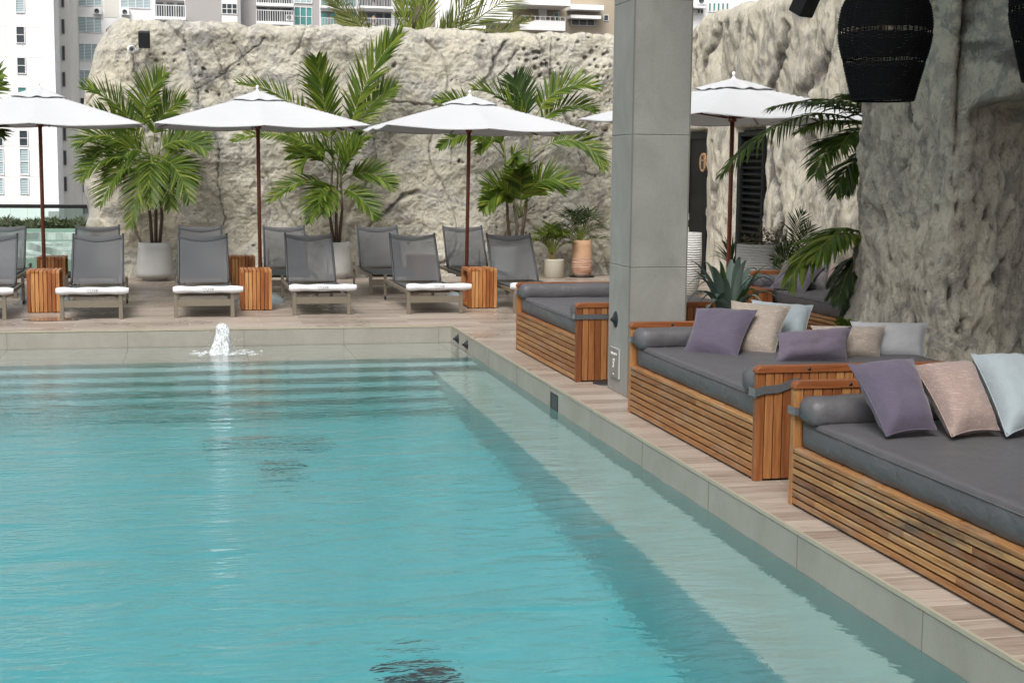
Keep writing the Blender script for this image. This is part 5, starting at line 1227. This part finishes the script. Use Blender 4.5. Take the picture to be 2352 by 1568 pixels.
def buildings():
    random.seed(2)
    # A: white tower
    root, o, rect, win, ac, bal = bldg('apartment_tower', 'bright white windowed tower block at the far left', -160, 128, -120, 0, 132, 14, M['wallwhite'], None)
    for i, (x, y0, y1, pm, nh) in enumerate([(37, 61, 100, 'panebl', 1), (39, 132, 170, 'panebl', 1), (41, 200, 238, 'paneteal', 0), (44, 299, 336, 'panebl', 1), (46, 341, 402, 'louvre', 1), (46, 408, 446, 'louvre', 0), (36, -10, 30, 'louvre', 0), (-13, 299, 336, 'panebl', 1), (-12, 341, 402, 'louvre', 1), (-12, 408, 446, 'louvre', 0), (-30, 61, 100, 'panebl', 1), (-28, 132, 170, 'panebl', 1)]):
        win(x, y0, x+20, y1, M[pm], 1, nh)
    g = MB()
    for y in (57, 127, 195, 262, 333, 404, 474):
        p = at(-150, y, 132)-o; q = at(100, y-1, 132)-o; g.box((p.x, -.012, p.z), (q.x, -.001, p.z+.05))
    for x in (18, 57): p = at(x, 300, 132)-o; g.box((p.x, -.013, 0), (p.x+.05, -.001, 60))
    g.build('panel_joint', M['wallcream'], root)
    rect(113, 485, 137, 510, 'utility_box', M['wallgrey'], -.5, 0)
    # recess block with slit windows
    root, o, rect, win, ac, bal = bldg('stair_tower', 'narrow cream stair tower with dark slit windows between two white blocks', 127, 163, -120, 0, 138, 12, M['wallcream'], None)
    for k, y in enumerate((-16, 45, 106, 166, 228, 290, 346, 406)): win(141+k*.9, y, 147+k*.9, y+33, M['panebl'], 1, 0, M['balcback'])
    # B: white block
    root, o, rect, win, ac, bal = bldg('apartment_block', 'white and grey apartment block with louvred windows above the left of the wall', 160, 551, -120, 0, 150, 14, M['wallwhite'], None)
    for y0, y1, pm, x1 in [(-22, 13, 'louvre', 234), (40, 74, 'louvre', 234), (101, 139, 'louvre', 226), (162, 197, 'louvre', 226), (225, 250, 'panebl', 226), (302, 317, 'paneteal', 206), (346, 380, 'louvre', 216), (407, 443, 'panebl', 224)]:
        win(162, y0, x1, y1, M[pm], 4, 0)
    ac(224, 27); ac(288, 29); ac(213, 451)
    rect(240, -118, 271, 40, 'panel', M['wallcream'], -.03, -.001); win(277, -22, 346, 19, M['louvre'], 4, 0); rect(160, 465, 230, 473, 'ledge', M['wallwhite'], -1., -.001); win(166, 478, 228, 492, M['louvre'], 4)
    bal(355, 2, 426, 40, 1.2); rect(426, -118, 507, 60, 'panel', M['wallgrey'], -.03, -.001); win(509, 9, 545, 33, M['panebl'], 3, 1); rect(545.5, -118, 551, 60, 'panel', M['wallgrey'], -.03, -.001)
    # B2
    root, o, rect, win, ac, bal = bldg('apartment_block', 'lilac grey apartment block with white balconies and teal curtained windows', 551, 735, -120, 0, 152, 14, M['wallgrey'], None)
    bal(588, 15, 672, 51, 1.2); bal(588, -24, 672, 9, 1.2); win(676, 17, 717, 60, M['paneteal'], 3, 1); win(676, -22, 717, 8, M['louvre'], 3, 0); ac(665, 42)
    # C
    root, o, rect, win, ac, bal = bldg('balcony_block', 'white apartment block with rows of railed balconies behind the coconut palm', 735, 1060, -120, 0, 215, 16, M['wallwhite'], None)
    for x0, x1 in ((735, 818), (822, 900), (905, 985)):
        for y1 in (17, 63, -28): bal(x0, y1-34, x1, y1, 2.2, 1.1, panes=4, pm=M['paneteal'] if x0 < 800 else None)
    # D curved/white
    root, o, rect, win, ac, bal = bldg('beige_building', 'beige building with projecting white floor slabs and small windows left of the column', 1000, 1440, -120, 0, 180, 16, M['wallbeige'], None)
    for (x0, y0, x1, y1, d) in ((1165, 4, 1287, 20, 5.), (1020, 34, 1165, 54, 3.), (1040, 62, 1105, 75, 3.)): rect(x0, y0, x1, y1, 'floor_slab', M['wallwhite'], -d, -.001)
    rect(1000, -20, 1165, 100, 'panel', M['wallwhite'], -.04, -.001)
    for x0, y0, x1, y1, pm, nv in ((1060, -14, 1100, 28, 'paneteal', 3), (1118, 26, 1178, 64, 'paneteal', 3), (1271, 29, 1283, 58, 'paneteal', 1), (1312, 45, 1366, 59, 'panebl', 3), (1386, 35, 1398, 49, 'panebl', 1), (1170, -24, 1240, 2, 'paneteal', 4)): win(x0, y0, x1, y1, M[pm], nv)
    rect(1300, 17, 1376, 26, 'awning', M['wallwhite'], -2.2, -.001); rect(1303, 40, 1372, 45, 'awning', M['wallwhite'], -1.8, -.001); rect(1236, 20, 1253, 57, 'pilaster', M['wallwhite'], -.6, -.001)
    m = MB(); p = at(1178, 75, 180)-o; q = at(1280, 47, 180)-o; m.box((p.x, -4, q.z-.05), (q.x, -3.94, q.z)); m.box((p.x, -4, p.z), (q.x, -3.9, p.z+1.2))
    for k in range(10): xx = p.x+(q.x-p.x)*k/9; m.box((xx-.03, -3.99, p.z), (xx+.03, -3.95, q.z-.05))
    m.build('terrace_railing', M['white'], root)
    # E
    root, o, rect, win, ac, bal = bldg('pale_building', 'pale blue-white building with green-tinted windows right of the column', 1560, 1800, -120, 0, 120, 14, M['wallwhite'], None)
    for k in range(5): win(1626+k*10, 7, 1634+k*10, 28, M['paneteal'], 1)
    win(1612, -8, 1618, 6, M['paneteal']); ac(1608, 4); rect(1560, 17, 1612, 20, 'ledge', M['wallwhite'], -1, -.001); win(1600, 21, 1616, 33, M['panebl'], 2)
    # parking deck below the terrace
    Y = 46.; a = at(-300, 540, Y); root = empty('parking_deck', (-8, Y, -9), 0, 'weathered concrete deck with stained beams seen through the glass railing', 'building'); o = Vector(root.location)
    def bx(x0, y0, x1, y1, Y0, Y1, nm, m_=None):
        p = at(x0, y1, Y0); q = at(x1, y0, Y0); mb = MB(); mb.box(Vector((p.x, Y0, p.z))-o, Vector((q.x, Y1, q.z))-o); return mb.build(nm, m_ or M['concrete'], root)
    bx(-300, 535, 240, 551, 46, 46.6, 'parapet'); bx(-300, 560, 240, 750, 46.3, 58, 'wall', simple('greenish wall', (.2, .27, .22), .9))
    for k in range(4): bx(-300, 560+k*10, 240, 565+k*10, 40-k*2.2, 41.3-k*2.2, 'roof_beam')
    # sloping ramp wall
    mb = MB(); p0, p1, p2, p3 = at(60, 556, 33), at(240, 601, 33), at(240, 616, 33), at(60, 571, 33); vs = [p-o for p in (p0, p1, p2, p3)]+[p-o+Vector((0, .4, 0)) for p in (p0, p1, p2, p3)]
    mb.add(vs, [(0, 3, 2, 1), (4, 5, 6, 7), (0, 1, 5, 4), (3, 7, 6, 2)], None, .5); mb.build('ramp_wall', M['concrete'], root)
    # distant hedge
    mb = MB()
    for k in range(9000):
        x = R(-200, 260); t = R(0, 1); Yh = 60+R(0, 4); p = at(x, 534-t*30*(.75+.35*N.noise(Vector((x*.03, 0, 0)))), Yh); ribbon(mb, p, Vector((R(-1, 1), R(-1, 1), R(-.2, 1))), Vector((R(-1, 1), R(-1, 1), R(-1, 1))), R(.15, .4), R(.04, .10), .1, R(0, 1)*(.4+.6*N.noise(Vector((x*.05, 3, 0)))), 2)
    tag(mb.build('shrubbery', M['shrub']), 'olive shrubs and dry grass beyond the parking deck', kind='stuff')
    mb = MB(); a = at(-320, 536, 62); b = at(300, 536, 62); mb.box((a.x, 60, -9), (b.x, 64, a.z+.1)); tag(mb.build('embankment', simple('earth', (.16, .15, .10), 1., .4, 1., .3, 3)), kind='structure')
buildings()
# people on the balconies
def person(name, joints, edges, rads, loc, label):
    me = bpy.data.meshes.new(name); me.from_pydata(joints, edges, []); o = bpy.data.objects.new(name, me); COL.objects.link(o); o.location = loc
    md = o.modifiers.new('Skin', 'SKIN'); 
    if not me.skin_vertices: 
        bpy.context.view_layer.objects.active = o
    for i, r_ in enumerate(rads): me.skin_vertices[0].data[i].radius = (r_, r_)
    me.skin_vertices[0].data[0].use_root = True
    sb = o.modifiers.new('Sub', 'SUBSURF'); sb.levels = 1; sb.render_levels = 2; me.materials.append(M['skin']); tag(o, label, 'person'); return o
def people():
    J = [(0, 0, .95), (0, 0, 1.2), (0, 0, 1.42), (0, -.03, 1.52), (0, -.05, 1.68), (.2, 0, 1.4), (.28, -.05, 1.15), (.12, -.28, 1.28), (-.2, 0, 1.4), (-.28, -.08, 1.15), (-.08, -.28, 1.32), (.1, 0, .88), (.11, 0, .48), (.11, 0, .06), (.11, -.14, .02), (-.1, 0, .88), (-.11, 0, .48), (-.11, 0, .06), (-.11, -.14, .02)]
    E_ = [(0, 1), (1, 2), (2, 3), (3, 4), (2, 5), (5, 6), (6, 7), (2, 8), (8, 9), (9, 10), (0, 11), (11, 12), (12, 13), (13, 14), (0, 15), (15, 16), (16, 17), (17, 18)]
    r_ = [.15, .15, .15, .06, .11, .06, .045, .035, .06, .045, .035, .09, .06, .04, .035, .09, .06, .04, .035]
    for px, py, Y, lab in ((857, 63, 214, 'shirtless person with head bowed at the balcony rail above the rock wall'), (857, 17, 214, 'person on the balcony one floor higher')):
        p = at(px, py, Y-.0); loc = (p.x, 213.4, p.z)
        me = bpy.data.meshes.new('person'); me.from_pydata(J, E_, []); o = bpy.data.objects.new('person', me); COL.objects.link(o); o.location = loc
        bpy.context.view_layer.objects.active = o; o.select_set(True)
        md = o.modifiers.new('Skin', 'SKIN'); 
        if len(me.skin_vertices) == 0:
            bpy.ops.object.modifier_remove(modifier='Skin'); bpy.ops.object.modifier_add(type='SKIN')
        sv = me.skin_vertices[0].data
        for i, rr in enumerate(r_): sv[i].radius = (rr, rr)
        sv[0].use_root = True
        sb = o.modifiers.new('Sub', 'SUBSURF'); sb.levels = 1; sb.render_levels = 2; me.materials.append(M['skin']); tag(o, lab, 'person'); o.select_set(False)
        sh = MB(); sh.lathe([(.14, .62), (.19, .7), (.185, .95), (.17, 1.02)], 16); so = sh.build('shorts', M['doorblack'], o)
        hr = MB(); hr.lathe([(.13, 1.68), (.135, 1.74), (.10, 1.82), (.02, 1.85)], 14, (0, -.03, 0)); hr.build('hair', M['black'], o)
people()
# ================================================================ LIGHT, CAMERA
w = bpy.data.worlds.new('World'); sc.world = w; w.use_nodes = True; nt = w.node_tree; nt.nodes.clear(); t = NT(nt)
SE, SR = math.radians(50), math.radians(-150)
sky = t.n('ShaderNodeTexSky', _sky_type='NISHITA'); sky.sun_disc = False; sky.sun_elevation = SE; sky.sun_rotation = SR; sky.air_density = 1.; sky.dust_density = 6.; sky.ozone_density = 1.
hs = t.n('ShaderNodeHueSaturation', Saturation=.22, Value=1., Color=sky.outputs[0])
bg = t.n('ShaderNodeBackground', Strength=.14, Color=hs.outputs[0]); o_ = t.n('ShaderNodeOutputWorld'); nt.links.new(bg.outputs[0], o_.inputs[0])
sl = bpy.data.lights.new('sun', 'SUN'); sl.energy = 1.5; sl.angle = math.radians(26); sl.color = (1, .97, .92); so = bpy.data.objects.new('sun', sl); COL.objects.link(so)
dv = Vector((math.sin(SR)*math.cos(SE)*-1, 0, 0))
sd = Vector((math.sin(SR)*math.cos(SE), math.cos(SR)*math.cos(SE), math.sin(SE)))   # towards the sun
so.rotation_euler = sd.to_track_quat('Z', 'Y').to_euler()
cd = bpy.data.cameras.new('camera'); cam = bpy.data.objects.new('camera', cd); COL.objects.link(cam); sc.camera = cam
cd.sensor_width = 36; cd.lens = F/2352*36; cd.clip_end = 3000; cd.clip_start = .05
rt = Vector((_X.x, _Y.x, _Z.x)); dn = Vector((_X.y, _Y.y, _Z.y)); fw = Vector((_X.z, _Y.z, _Z.z))
mw = Matrix((rt, -dn, -fw)).transposed().to_4x4(); mw.translation = CAM; cam.matrix_world = mw
vs_ = sc.view_settings; vs_.view_transform = 'Standard'; vs_.look = 'None'; vs_.exposure = .38; vs_.gamma = 1; vs_.use_curve_mapping = False
sc.cycles.use_denoising = True; sc.cycles.max_bounces = 10; sc.cycles.transmission_bounces = 8; sc.cycles.transparent_max_bounces = 12; sc.cycles.diffuse_bounces = 4; sc.cycles.caustics_refractive = True; sc.cycles.caustics_reflective = False; sc.cycles.sample_clamp_indirect = 6.
